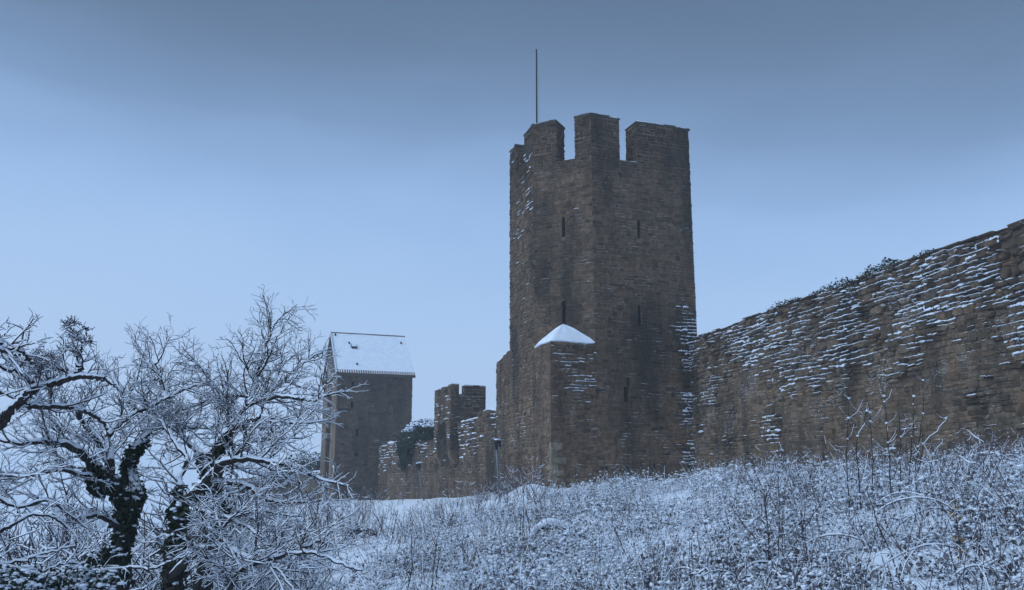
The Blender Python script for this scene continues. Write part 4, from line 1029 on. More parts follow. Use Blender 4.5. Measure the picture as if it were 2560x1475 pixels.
# tree A: the ivy-clad stem on the left of the group
pA = Z5(600, 1500, 9.2); bA = lowered(pA, .1)
tA = [([bA, pA, Z5(590, 1380, 9.2), Z5(605, 1240, 9.2), Z5(640, 1060, 9.2), Z5(600, 960, 9.1)], [.19, .125, .10, .08])]
lA = [limb([(600, 960, 9.1), (520, 880, 9.0), (440, 800, 8.9), (350, 735, 8.7), (240, 710, 8.5), (100, 720, 8.3), (-60, 700, 8.2)], .085, .016),
      limb([(640, 1060, 9.2), (690, 970, 9.3), (645, 850, 9.4), (670, 760, 9.4), (735, 680, 9.5), (770, 640, 9.6), (860, 645, 9.7), (1010, 640, 9.9)], .10, .016),
      limb([(560, 900, 9.1), (550, 770, 9.2), (540, 700, 9.3), (600, 620, 9.4), (720, 550, 9.5), (830, 500, 9.6), (950, 440, 9.7), (1080, 400, 9.9)], .06, .012),
      limb([(540, 780, 9.2), (500, 730, 9.1), (450, 660, 9.0), (400, 590, 8.9), (370, 540, 8.8), (250, 530, 8.6), (110, 525, 8.4)], .05, .016),
      limb([(735, 680, 9.5), (690, 560, 9.6), (620, 480, 9.7), (560, 390, 9.8), (480, 380, 9.9), (380, 400, 10)], .04, .010),
      limb([(830, 500, 9.6), (830, 430, 9.7), (760, 340, 9.8), (705, 280, 9.9), (655, 195, 10)], .035, .006), limb([(760, 340, 9.8), (800, 300, 9.8), (852, 185, 9.9)], .018, .005),
      limb([(520, 880, 9.0), (400, 880, 8.8), (300, 850, 8.6), (170, 880, 8.4), (20, 860, 8.2)], .04, .012),
      limb([(590, 1130, 9.1), (480, 1080, 8.9), (380, 1100, 8.7), (260, 1010, 8.5), (110, 1040, 8.3), (-40, 1010, 8.2)], .04, .012),
      limb([(440, 800, 8.9), (330, 640, 9.2), (260, 560, 9.4), (180, 480, 9.6), (60, 430, 9.7)], .035, .010)]
iA = [([Z5(600, 1400, 9.2), Z5(605, 1240, 9.2), Z5(640, 1060, 9.2), Z5(600, 960, 9.1), Z5(520, 880, 9.0), Z5(460, 830, 8.95)], [.24, .22, .22, .2, .22, .12], 3000),
      ([Z5(640, 1080, 9.2), Z5(690, 970, 9.3), Z5(645, 850, 9.4), Z5(670, 760, 9.4), Z5(735, 690, 9.5)], [.16, .15, .19, .17, .08], 2000),
      ([Z5(460, 1290, 9.1), Z5(540, 1270, 9.1), Z5(620, 1300, 9.1)], [.16, .2, .16], 900), ([Z5(470, 850, 9), Z5(470, 930, 9), Z5(520, 960, 9)], [.12, .12, .08], 500)]
build_tree('ivy_clad_tree', 'bare snowy tree with a crooked ivy-covered trunk, leaning over the left of the group', tA, lA, SPEC, bA, .012, iA, 3, 'snowy trees with ivy-covered trunks')
# tree B: the stout stem in front, its low limbs reaching right
pB = Z5(870, 1500, 8.8); bB = lowered(pB, .1)
tB = [([bB, pB, Z5(865, 1400, 8.8), Z5(885, 1200, 8.8), Z5(925, 1050, 8.8), Z5(960, 985, 8.8)], [.19, .13, .11, .09])]
lB = [limb([(960, 985, 8.8), (1030, 920, 8.7), (1080, 860, 8.6), (1120, 820, 8.5), (1210, 800, 8.4), (1350, 810, 8.3), (1500, 845, 8.2), (1600, 900, 8.1), (1750, 930, 8.0)], .075, .008),
      limb([(1030, 920, 8.7), (1150, 915, 8.6), (1250, 940, 8.5), (1330, 1000, 8.4), (1450, 1020, 8.3), (1640, 1000, 8.2)], .05, .008),
      limb([(930, 1045, 8.8), (1000, 1060, 8.6), (1080, 1080, 8.4), (1200, 1120, 8.2), (1300, 1180, 8.0), (1380, 1250, 7.9)], .04, .008),
      limb([(930, 1000, 8.9), (900, 900, 9.0), (940, 800, 9.1), (880, 720, 9.2), (830, 640, 9.3), (760, 560, 9.4), (700, 520, 9.5)], .05, .010),
      limb([(870, 1380, 8.7), (980, 1270, 8.4), (1080, 1240, 8.2), (1180, 1260, 8.0), (1250, 1300, 7.9), (1330, 1310, 7.8), (1400, 1290, 7.7), (1500, 1270, 7.6), (1600, 1280, 7.5), (1720, 1330, 7.4), (1820, 1360, 7.4)], .055, .008),
      limb([(1120, 1500, 8.0), (1210, 1360, 7.9), (1330, 1310, 7.8), (1450, 1250, 7.8), (1560, 1230, 7.8), (1640, 1180, 7.8), (1700, 1140, 7.8)], .032, .006),
      limb([(1330, 1310, 7.8), (1400, 1360, 7.7), (1460, 1430, 7.6), (1500, 1480, 7.6)], .02, .006),
      limb([(1210, 1360, 7.9), (1160, 1260, 8.0), (1110, 1160, 8.1), (1180, 1090, 8.1), (1290, 1060, 8.1), (1420, 1080, 8.1), (1540, 1090, 8.1)], .026, .007)]
iB = [([Z5(865, 1450, 8.8), Z5(885, 1250, 8.8), Z5(925, 1080, 8.8), Z5(960, 1000, 8.8)], [.25, .28, .23, .16], 2600), ([Z5(860, 1060, 8.9), Z5(900, 970, 8.9), Z5(905, 930, 9)], [.08, .11, .07], 350)]
build_tree('ivy_clad_tree', 'bare snowy tree with the lowest ivy-covered trunk, low limbs reaching toward the gabled tower', tB, lB, SPEC, bB, .012, iB, 4, 'snowy trees with ivy-covered trunks')
# tree C: behind, the tallest, with the long upright shoots
pC = Z5(1010, 1500, 9.5); bC = lowered(pC, .1)
tC = [([bC, pC, Z5(1035, 1300, 9.5), Z5(1080, 1080, 9.5), Z5(1060, 950, 9.5), Z5(1045, 850, 9.5), Z5(1020, 780, 9.5)], [.18, .12, .10, .07])]
lC = [limb([(1030, 800, 9.5), (1110, 700, 9.5), (1170, 620, 9.5), (1230, 540, 9.5), (1300, 500, 9.5), (1400, 485, 9.4), (1500, 495, 9.3), (1570, 505, 9.3), (1640, 480, 9.2), (1730, 458, 9.2)], .065, .005),
      limb([(1230, 540, 9.5), (1285, 440, 9.6), (1290, 380, 9.7), (1310, 310, 9.7), (1340, 220, 9.8), (1370, 150, 9.8), (1400, 95, 9.8), (1495, 22, 9.8)], .032, .004),
      limb([(1290, 390, 9.7), (1330, 330, 9.6), (1370, 240, 9.5), (1410, 150, 9.5), (1470, 60, 9.5)], .018, .004),
      limb([(1110, 700, 9.5), (1180, 640, 9.4), (1260, 600, 9.3), (1340, 590, 9.2), (1420, 610, 9.1), (1500, 620, 9.0), (1630, 608, 9.0)], .05, .006),
      limb([(1020, 780, 9.5), (970, 740, 9.6), (920, 690, 9.7), (870, 600, 9.8), (850, 520, 9.9), (800, 420, 10)], .05, .010),
      limb([(1230, 540, 9.5), (1330, 470, 9.6), (1420, 400, 9.7), (1500, 340, 9.8), (1580, 280, 9.9), (1645, 248, 10)], .035, .004),
      limb([(1300, 500, 9.5), (1200, 480, 9.7), (1080, 500, 9.9), (950, 540, 10.1), (830, 590, 10.2)], .035, .010),
      limb([(1170, 620, 9.5), (1140, 530, 9.7), (1090, 450, 9.8), (1050, 380, 9.9), (1000, 330, 10), (930, 270, 10.1)], .035, .006),
      limb([(1060, 900, 9.5), (1150, 830, 9.5), (1200, 750, 9.5), (1290, 700, 9.4), (1400, 700, 9.3), (1530, 690, 9.2)], .04, .008),
      limb([(1290, 440, 9.6), (1240, 340, 9.6), (1220, 260, 9.6), (1225, 190, 9.6)], .016, .004)]
iC = [([Z5(1030, 1350, 9.5), Z5(1060, 1180, 9.5), Z5(1085, 1060, 9.5), Z5(1065, 950, 9.5), Z5(1045, 850, 9.5), Z5(1010, 770, 9.5)], [.16, .22, .34, .23, .22, .18], 3600),
      ([Z5(1060, 800, 9.5), Z5(1110, 720, 9.5), Z5(1180, 630, 9.5)], [.13, .14, .08], 900), ([Z5(1120, 900, 9.5), Z5(1150, 970, 9.5), Z5(1130, 1040, 9.5)], [.12, .18, .12], 900)]
build_tree('ivy_clad_tree', 'tallest bare snowy tree of the group, long upright shoots beside the gabled tower', tC, lC, SPEC, bC, .010, iC, 5, 'snowy trees with ivy-covered trunks')
# tree E: enters the picture from the left, close by, with broken snow-laden boughs
bE = np.array([-7.4, 9.6, gz(-7.4, 9.6) - .1])
tE = [([bE, np.array([-7.3, 9.5, .2]), Z1(-420, 1700, 7.0), Z1(-250, 1480, 7.0), Z1(-100, 1350, 7.0)], [.2, .14, .11, .09])]
SPEC_E = [(.15, .46, 52, .17, .32, .06), (.085, .24, 48, .20, .22, .12), (.06, .09, 48, .20, .15, .15)]
lE = [limb([(-100, 1350, 7.0), (0, 1270, 7.0), (150, 1100, 7.0), (300, 950, 7.0), (400, 880, 7.0), (550, 830, 7.0), (700, 790, 7.0), (850, 745, 7.0), (1000, 738, 7.0), (1200, 745, 7.0)], .064, .024, Z1),
      limb([(400, 885, 7.0), (300, 740, 7.0), (180, 680, 6.9), (50, 650, 6.8), (-60, 600, 6.7)], .032, .012, Z1),
      limb([(250, 1050, 7.0), (400, 1070, 7.1), (700, 1080, 7.2), (850, 1100, 7.3), (1000, 1150, 7.4), (1100, 1200, 7.5), (1200, 1300, 7.6), (1250, 1400, 7.6)], .036, .014, Z1),
      limb([(-420, 1560, 7.0), (-520, 1000, 6.9), (-400, 560, 6.8), (-80, 360, 6.6), (60, 395, 6.6), (150, 420, 6.6), (220, 395, 6.6), (310, 425, 6.6)], .026, .012, Z1), limb([(-400, 560, 6.8), (-80, 425, 6.6), (60, 445, 6.6), (235, 485, 6.6)], .026, .018, Z1),
      limb([(180, 410, 6.6), (290, 490, 6.8), (330, 560, 6.9), (450, 620, 7.0), (560, 740, 7.0), (620, 800, 7.0)], .014, .018, Z1),
      limb([(850, 740, 7.0), (700, 650, 7.1), (560, 640, 7.1), (440, 640, 7.2)], .022, .008, Z1),
      limb([(860, 690, 7.0), (930, 640, 7.0), (880, 590, 7.0), (890, 500, 7.0), (920, 410, 7.0), (960, 300, 7.0), (1000, 180, 7.0)], .026, .008, Z1),
      limb([(1000, 190, 7.0), (930, 150, 7.0), (840, 110, 7.0), (760, 110, 7.0)], .009, .005, Z1),
      limb([(1050, 745, 7.0), (1200, 780, 7.0), (1300, 850, 7.1), (1400, 930, 7.2)], .018, .006, Z1),
      limb([(-480, 1100, 6.95), (-250, 900, 7.0), (-80, 900, 7.1), (60, 930, 7.1), (180, 980, 7.1)], .03, .012, Z1),
      limb([(-600, 1330, 6.4), (-320, 1250, 6.6), (-60, 1190, 7.3), (60, 1130, 7.3), (150, 1085, 7.4), (280, 1095, 7.5), (340, 1150, 7.6)], .032, .010), limb([(-600, 1330, 6.4), (-320, 1250, 6.6), (-60, 1010, 7.5), (100, 1040, 7.6), (230, 1005, 7.7), (320, 1060, 7.8), (450, 1150, 7.9)], .03, .008),
      limb([(-600, 1330, 6.4), (-320, 1250, 6.6), (-50, 900, 7.6), (150, 885, 7.8), (300, 830, 8.0), (420, 845, 8.2)], .026, .008), limb([(-600, 1330, 6.4), (-320, 1250, 6.6), (-60, 1330, 7.0), (110, 1310, 7.1), (240, 1270, 7.2), (380, 1230, 7.3)], .026, .008), limb([(-600, 1400, 6.4), (-300, 1480, 6.7), (60, 1480, 7.0), (160, 1400, 7.1), (300, 1330, 7.2), (420, 1330, 7.3), (500, 1400, 7.4)], .024, .008),
      limb([(-600, 1450, 6.4), (-250, 1520, 6.8), (150, 1500, 7.3), (353, 1414, 7.6), (480, 1360, 7.6), (681, 1343, 7.6), (750, 1350, 7.6), (860, 1310, 7.6), (960, 1270, 7.6)], .028, .008)]
tuf = [(Z1(x, y, 7.0), n, l) for x, y, n, l in ((770, 120, 26, .09), (850, 110, 14, .07), (740, 150, 14, .08), (830, 270, 22, .09), (880, 290, 16, .08), (1010, 340, 22, .09), (970, 300, 10, .06), (770, 410, 30, .10), (840, 420, 20, .08), (900, 510, 18, .07), (460, 540, 60, .14), (560, 560, 60, .14), (500, 610, 50, .13), (160, 560, 30, .10), (430, 700, 40, .12))]
build_tree('leaning_tree', 'near snowy tree with thick broken boughs entering from the left edge', tE, lE, SPEC_E, bE, .014, (), 6, None, tuf)

# ------------------------------------------------------------------ low plants, brush and undergrowth
def to_arrays(mb):
    V = np.concatenate(mb.v); ln = np.array([len(q) for q in mb.f], dtype=np.int32)
    return V, np.fromiter((i for q in mb.f for i in q), dtype=np.int32), ln, np.array(mb.m, dtype=np.int32)
class Scatter:
    """joins many placed copies of a few small plants into one mesh"""
    def __init__(s): s.V, s.I, s.L, s.Mi, s.n = [], [], [], [], 0
    def put(s, arr, pos, rz, sc, tilt=(0, 0), sz=None):
        V, I, L, Mi = arr; c, q = math.cos(rz), math.sin(rz)
        W = V * np.array([sc, sc, sz or sc]); W = np.stack([W[:, 0] * c - W[:, 1] * q, W[:, 0] * q + W[:, 1] * c, W[:, 2]], 1)
        W[:, 0] += W[:, 2] * tilt[0]; W[:, 1] += W[:, 2] * tilt[1]
        s.V.append((W + pos).astype(np.float32)); s.I.append(I + s.n); s.L.append(L); s.Mi.append(Mi); s.n += len(V)
    def build(s, name, mats, label, cat, smooth=True):
        V, I, L, Mi = map(np.concatenate, (s.V, s.I, s.L, s.Mi)); me = bpy.data.meshes.new(name)
        me.vertices.add(len(V)); me.vertices.foreach_set('co', V.ravel()); me.loops.add(len(I)); me.loops.foreach_set('vertex_index', I.astype(np.int32))
        me.polygons.add(len(L)); me.polygons.foreach_set('loop_start', np.concatenate([[0], np.cumsum(L)[:-1]]).astype(np.int32))
        me.polygons.foreach_set('material_index', Mi); me.polygons.foreach_set('use_smooth', np.full(len(L), smooth)); me.update(calc_edges=True)
        for x in mats: me.materials.append(M[x])
        o = bpy.data.objects.new(name, me); COL.objects.link(o); o['kind'] = 'stuff'; o['label'] = label; o['category'] = cat
        return o
OCT_F = [(0, 2, 4), (2, 1, 4), (1, 3, 4), (3, 0, 4), (2, 0, 5), (1, 2, 5), (3, 1, 5), (0, 3, 5)]
def lump(mb, c, r, sq, mi, jit=.4):
    a = RNG.random() * 3.14; e = RNG.uniform(.55, 1.7); v = np.array([(-1, 0, 0), (1, 0, 0), (0, -1, 0), (0, 1, 0), (0, 0, 1), (0, 0, -.4)]) * (1 + jit * (RNG.random((6, 3)) - .5) * 2) * np.array([r * e, r / e, r * sq])
    v = np.stack([v[:, 0] * math.cos(a) - v[:, 1] * math.sin(a), v[:, 0] * math.sin(a) + v[:, 1] * math.cos(a), v[:, 2]], 1)
    mb.add(v + np.asarray(c), OCT_F, mi)
def knob(mb, c, r, sq, mi):
    """a few lumps run together"""
    sq = sq * .75; blob(mb, c, r, sq, mi, .6)
    if RNG.random() < .5: blob(mb, np.asarray(c) + RNG.normal(0, r * .7, 3) * np.array([1, 1, .35]), r * RNG.uniform(.5, .9), sq, mi, .45)
MATS = ['twig', 'snow_fine', 'leaf', 'straw', 'brush']
def stem_path(h, lean, n, wig, droop=0.0):
    a = RNG.random() * 2 * math.pi; d = norm(np.array([math.cos(a) * lean, math.sin(a) * lean, 1])); p = [np.array([RNG.normal(0, .07), RNG.normal(0, .07), -.05])]
    for k in range(n):
        d = norm(d + RNG.normal(0, wig, 3) + np.array([0, 0, -droop * k / n])); p.append(p[-1] + d * h / n)
    return np.array(p)
def size_(lo, hi): return lo + (hi - lo) * RNG.random() ** 2.2
def proto_herb(stems, tw, blobs, leaves, h=.6, snow=.02, ico=False, lean=.35, droop=.15, tip=.6, straw=.15, nseg=4, r=.0045):
    mb = MB(); B = knob if ico else lump
    for _ in range(stems):
        hh = h * RNG.uniform(.45, 1.25); Q = stem_path(hh, lean, nseg, .18, droop); sweep(mb, Q, np.linspace(r, r * .55, nseg + 1), 3, 0, cap=False); snow_sweep(mb, Q, r, snow, 1, 4, .4)
        for _ in range(tw):
            k = RNG.uniform(.3, 1.0) * (nseg - .1); i = int(k); p = Q[i] + (Q[i + 1] - Q[i]) * (k - i); d = norm(RNG.normal(0, 1, 3) * np.array([1, 1, .5]) + np.array([0, 0, .35])); l = hh * RNG.uniform(.12, .36)
            q = np.array([p, p + norm(d + np.array([0, 0, -.2])) * l]) if nseg < 4 else np.array([p, p + d * l * .5, p + norm(d + np.array([0, 0, -.25])) * l])
            sweep(mb, q, r * .6, 3, 0, cap=False); snow_sweep(mb, q, r * .7, snow * .9, 1, 4 if nseg > 3 else 3, .6)
            if RNG.random() < blobs: B(mb, q[-1] + np.array([0, 0, .004]), size_(.008, .034), RNG.uniform(.45, .9), 3 if RNG.random() < straw else 1)
            if RNG.random() < leaves: leaf_cloud(mb, [q[1] + RNG.normal(0, .02, 3)], .055, 2, .8)
        if RNG.random() < tip: B(mb, Q[-1] + np.array([0, 0, .006]), size_(.01, .034), .8, 3 if RNG.random() < straw else 1)
    return to_arrays(mb)
def proto_mat(n, r, h, ico=0.0, big=.05, extra=1, stems=2):
    """a leafy clump, its leaves and twig ends each under a pad of snow"""
    mb = MB()
    for _ in range(n):
        q = norm(RNG.normal(0, 1, 3)) * RNG.random() ** .45; q[2] = abs(q[2]); p = q * np.array([r, r, h]) * RNG.uniform(.8, 1.1)
        leaf_cloud(mb, [p + np.array([0, 0, -.015])], .055, 2, .3)
        if RNG.random() < .66 + .4 * q[2]:
            if RNG.random() < ico: blob(mb, p + np.array([0, 0, .010]), size_(.012, big * 1.1), RNG.uniform(.3, .55), 1, .6)
            else: lump(mb, p + np.array([0, 0, .010]), size_(.012, big * 1.15), RNG.uniform(.4, .75), 1, .5)
            for _k in range(extra): lump(mb, p + RNG.normal(0, .04, 3) * np.array([1, 1, .45]), size_(.008, big * .75), .6, 1, .5)
    for _ in range(stems):
        Q = stem_path(h * RNG.uniform(1.0, 1.8), .6, 3, .15, .1); sweep(mb, Q, .003, 3, 0, cap=False); snow_sweep(mb, Q, .003, .006, 1, 3, .2)
    return to_arrays(mb)
def proto_cane(n, L, snow):
    """arching bramble canes weighed down with snow"""
    mb = MB()
    for _ in range(n):
        a = RNG.random() * 6.28; d = np.array([math.cos(a) * .45, math.sin(a) * .45, 1.0]); p = [np.array([RNG.normal(0, .1), RNG.normal(0, .1), -.05])]; l = L * RNG.uniform(.6, 1.2)
        for k in range(9):
            d = norm(norm(d) + np.array([math.cos(a) * .13, math.sin(a) * .13, -.17]) + RNG.normal(0, .035, 3)); p.append(p[-1] + d * l / 9)
        p = np.array(p); sweep(mb, p, np.linspace(.007, .003, 10), 4, 0, cap=False); snow_sweep(mb, p, .007, snow, 1, 5, .75)
        for k in range(2, 9):
            if RNG.random() < .6:
                e = norm(RNG.normal(0, 1, 3) + np.array([0, 0, .2])); q = np.array([p[k], p[k] + e * .06, p[k] + e * .13]); sweep(mb, q, .003, 3, 0, cap=False); snow_sweep(mb, q, .003, .014, 1, 4, .6)
    return to_arrays(mb)
def proto_brush(stems, tw, h):
    mb = MB()
    for _ in range(stems):
        hh = h * RNG.uniform(.6, 1.15); Q = stem_path(hh, .5, 4, .10, .0); sweep(mb, Q, np.linspace(.010, .004, 5), 3, 4, cap=False)
        for _ in range(tw):
            k = RNG.uniform(.25, 1.0) * 3.9; i = int(k); p = Q[i] + (Q[i + 1] - Q[i]) * (k - i); d = norm(RNG.normal(0, 1, 3) * .7 + np.array([0, 0, .8])); l = hh * RNG.uniform(.15, .4)
            q = np.array([p, p + d * l * .5, p + norm(d + np.array([0, 0, .25])) * l]); sweep(mb, q, [.006, .0045, .003], 3, 4, cap=False)
            if RNG.random() < .5: snow_sweep(mb, q, .005, .012, 1, 3, .5)
    return to_arrays(mb)
NEAR = [proto_herb(4, 4, .5, .5, .60, .004, straw=.04) for _ in range(2)] + [proto_mat(36, .33, .30, .4, .032, 1, 3) for _ in range(6)] + [proto_cane(2, .9, .011) for _ in range(1)]
MID = [proto_herb(4, 3, .7, .3, .62, .005, nseg=3, straw=.05) for _ in range(2)] + [proto_mat(21, .37, .33, 0, .060, 1, 2) for _ in range(6)]
FAR = [proto_herb(4, 2, .9, .15, .62, .006, straw=.08, nseg=2, r=.005) for _ in range(2)] + [proto_mat(11, .43, .38, 0, .088, 1, 1) for _ in range(5)]
SEED = [proto_herb(3, 4, .9, .1, .95, .008, lean=.2, droop=.05, straw=.4, nseg=3) for _ in range(3)]
BRUSH = [proto_brush(5, 5, 1.2) for _ in range(4)]
def proto_grass(n, h):
    mb = MB()
    for _ in range(n):
        Q = stem_path(h * RNG.uniform(.6, 1.2), .35, 4, .07, .12); sweep(mb, Q, np.linspace(.0035, .0018, 5), 3, 0 if RNG.random() < .7 else 3, cap=False)
        if RNG.random() < .6: snow_sweep(mb, Q, .003, .006, 1, 4, .3)
        if RNG.random() < .35: lump(mb, Q[-1], size_(.008, .02), 1.2, 1)
    return to_arrays(mb)
GRASS = [proto_grass(9, .7) for _ in range(4)]
def clear_of_walls(x, y):
    p = np.array([x, y])
    if np.dot(p - FW.a, FW.n) < .25 and np.dot(p - FW.a, FW.u) > -1: return False
    if y > 43 and (np.dot(p - V2, FT['s'].n) < .3 and np.dot(p - VN, FT['bs'].n) < .3 and x > VN[0] - .4): return False
    if np.dot(p - V0, FT['w'].n) < .3 and y > 44.5 and x > -1.5: return False
    if np.dot(p - FC.a, FC.n) < .4 and y > 50: return False
    if np.dot(p - L0, FGS.n) < .5 and y > 76 and x < -8: return False
    return True
def screen(x, y, z):
    v = np.array([x, y, z - EYE]); zc = v[1] * CP + v[2] * SP; return 1280 + FPX * v[0] / zc, 737.5 - FPX * (-v[1] * SP + v[2] * CP) / zc
und = Scatter(); rs = np.random.default_rng(99)
def zone(n, ylo, yhi, protos, sc, dens):
    got = 0; tries = 0
    while got < n and tries < n * 14:
        tries += 1
        y = ylo + (yhi - ylo) * rs.random(); x = y * rs.uniform(-.62, .66)
        if not clear_of_walls(x, y): continue
        k = dens(x, y)
        if rs.random() > k: continue
        z = gz(x, y); i = rs.integers(len(protos)); s = rs.uniform(*sc) * (.75 + .5 * k) * (.25 + 1.5 * fbm(float(x) * .42 + 7, float(y) * .42, 1.0, 3) ** 1.2)
        s = min(s, 1.35); und.put(protos[i], (x, y, z - .02), rs.random() * 6.28, s, rs.normal(0, .12, 2), s * rs.uniform(.8, 1.25)); got += 1
def dens_right(x, y):
    """thick on the bank to the right, thinning to open snow on the left"""
    n = fbm(float(x) * .35, float(y) * .35, 2.0, 3); b = x - (-1.6 - .055 * y) + (n - .5) * 4
    k = 1 / (1 + math.exp(-b * 1.1)); 
    if (x - MOUND[0]) ** 2 + (y - MOUND[1]) ** 2 < 4.5: k *= .08
    h = fbm(float(x) * .30 + 31, float(y) * .22, 6.0, 3)
    px, py = screen(x, y, gz(x, y))
    if 1040 < px < 1360 and abs(py - (1308 - (px - 1050) * .23)) < 16: k *= .06      # the bare snow lip on the slope by the floodlight
    if 1215 < px < 1362 and 1222 < py < 1285: k *= .3
    return k * (1.0 if n > .36 else .45) * (1.0 if h > .38 else .6) + .02
zone(560, 6.2, 14, NEAR, (.8, 1.35), dens_right)
zone(1450, 13, 28, MID, (.8, 1.35), dens_right)
zone(2100, 27, 50, FAR, (.75, 1.2), dens_right)
zone(170, 9, 32, GRASS, (.8, 1.4), lambda x, y: dens_right(x, y) * (1 if fbm(float(x) * .6 + 50, float(y) * .6, 2.0, 2) > .52 else .06))
zone(60, 7, 30, [proto_cane(5, 1.1, .010), proto_cane(4, 0.9, .009)], (.8, 1.3), lambda x, y: dens_right(x, y) * (1 if fbm(float(x) * .5 + 80, float(y) * .5, 2.0, 2) > .56 else .03))
zone(90, 12, 40, BRUSH, (.5, .95), lambda x, y: (1.0 if x > .28 * y and fbm(float(x) * .5 + 20, float(y) * .4, 3.0, 2) > .46 else .02))
# seed heads standing tall along the foot of the wall and the tower
for _ in range(330):
    if rs.random() < .6: p = FW.pt(rs.uniform(.6, FW.L * .97), 0, .5 + 1.6 * rs.random() ** 1.5)
    else: q = VN + (V3 - VN) * rs.uniform(.25, 1.0); p = np.array([*(q + FT['s'].n * rs.uniform(.5, 2.6)), 0])
    if not clear_of_walls(p[0], p[1]): continue
    und.put(SEED[rs.integers(3)], (p[0], p[1], gz(p[0], p[1])), rs.random() * 6.28, rs.uniform(.7, 1.25), rs.normal(0, .1, 2))
und.build('undergrowth', MATS, 'dense snow-covered weeds and brambles over the bank below the walls', 'undergrowth')
und = Scatter()
def dens_left(x, y):
    n = fbm(float(x) * .22 + 3, float(y) * .16, 4.0, 3); return 1.0 if n > .50 else (.3 if n > .44 else (.16 if x < -5 else .02))
zone(330, 24, 78, BRUSH, (.6, 1.15), lambda x, y: dens_left(x, y) * (1 if -18 < x < 1.5 and x < 2 - .0 * y else 0))
thk = Scatter()
def proto_thicket(stems, tw, h):
    mb = MB()
    for _ in range(stems):
        hh = h * RNG.uniform(.55, 1.15); Q = stem_path(hh, .55, 5, .12, .02); sweep(mb, Q, np.linspace(.010, .004, 6), 3, 0, cap=False); snow_sweep(mb, Q, .008, .010, 1, 4, .5)
        for _ in range(tw):
            k = RNG.uniform(.2, 1.0) * 4.9; i = int(k); p = Q[i] + (Q[i + 1] - Q[i]) * (k - i); d = norm(RNG.normal(0, 1, 3) + np.array([0, 0, .35])); l = hh * RNG.uniform(.12, .34)
            q = np.array([p, p + d * l * .5, p + norm(d + np.array([0, 0, .15]) + RNG.normal(0, .2, 3)) * l]); sweep(mb, q, [.006, .0045, .003], 3, 0, cap=False); snow_sweep(mb, q, .0055, .009, 1, 4, .5)
    return to_arrays(mb)
THK = [proto_thicket(9, 9, 1.1) for _ in range(3)]
for _ in range(90):
    y = rs.uniform(15, 26); px = rs.uniform(-60, 640) if rs.random() < .8 else rs.uniform(600, 860); x = xat(px, y, 1300); sc = rs.uniform(1.7, 2.7)
    if px > 600: sc *= .45
    thk.put(THK[rs.integers(3)], (x, y, gz(x, y) - .05), rs.random() * 6.28, sc, rs.normal(0, .1, 2))
thk.build('frosted_thicket', MATS, 'tangle of frosted twigs behind the ivy-covered trunks', 'thicket')
und.build('bare_brush', MATS, 'purplish leafless brush on the slope before the curtain wall', 'brush')

# ------------------------------------------------------------------ single saplings, shrubs, canes, log, ledge
def sapling(px, py, hpx, lean, label, n_tw=8, name='sapling', leaf=None, group='thin saplings on the bank', thick=1.0, Y=None, snow=.008, tw_len=.22, cat='sapling'):
    g = ground_hit(px, py) if Y is None else np.array([xat(px, Y, py), Y, gz(xat(px, Y, py), Y)])
    zc = g[1] * CP; h = hpx / FPX * zc
    t = thing(name, label, cat, g, group); Q = [g - np.array([0, 0, .08])]; n = 7
    for k in range(n): Q.append(Q[-1] + np.array([lean * h / n * (1 + .4 * k / n), RNG.normal(0, .01), h / n]) + RNG.normal(0, .012 * h, 3) * np.array([1, 1, .2]))
    Q = np.array(Q); R = np.linspace(.011, .004, n + 1) * thick * (.7 + .02 * g[1])
    b = MB(); sweep(b, Q, R, 5); b.build('stem', 'bark', t, smooth=True)
    tw, sn, lf = MB(), MB(), MB(); snow_sweep(sn, Q, R, snow, 0, 5)
    for _ in range(n_tw):
        k = RNG.uniform(.25, 1) * (n - .1); i = int(k); p = Q[i] + (Q[i + 1] - Q[i]) * (k - i); d = norm(RNG.normal(0, 1, 3) + np.array([0, 0, .9])); l = h * tw_len * RNG.uniform(.5, 1.4)
        q = np.array([p, p + d * l * .5 + RNG.normal(0, .01, 3), p + norm(d + np.array([0, 0, .3])) * l]); rr = np.array([.006, .0045, .003]) * thick * (.7 + .02 * g[1]); sweep(tw, q, rr, 4, cap=False); snow_sweep(sn, q, rr, snow, 0, 4, .5)
        if leaf: leaf_cloud(lf, [q[1] + RNG.normal(0, .03, 3) for _ in range(3)], .05, 0, 1.4)
    tw.build('twigs', 'twig', t, kind='stuff')
    if sn.f: sn.build('snow', 'snow_fine', t, smooth=True, kind='stuff')
    if lf.f: lf.build('leaves', leaf, t, kind='stuff')
    return t
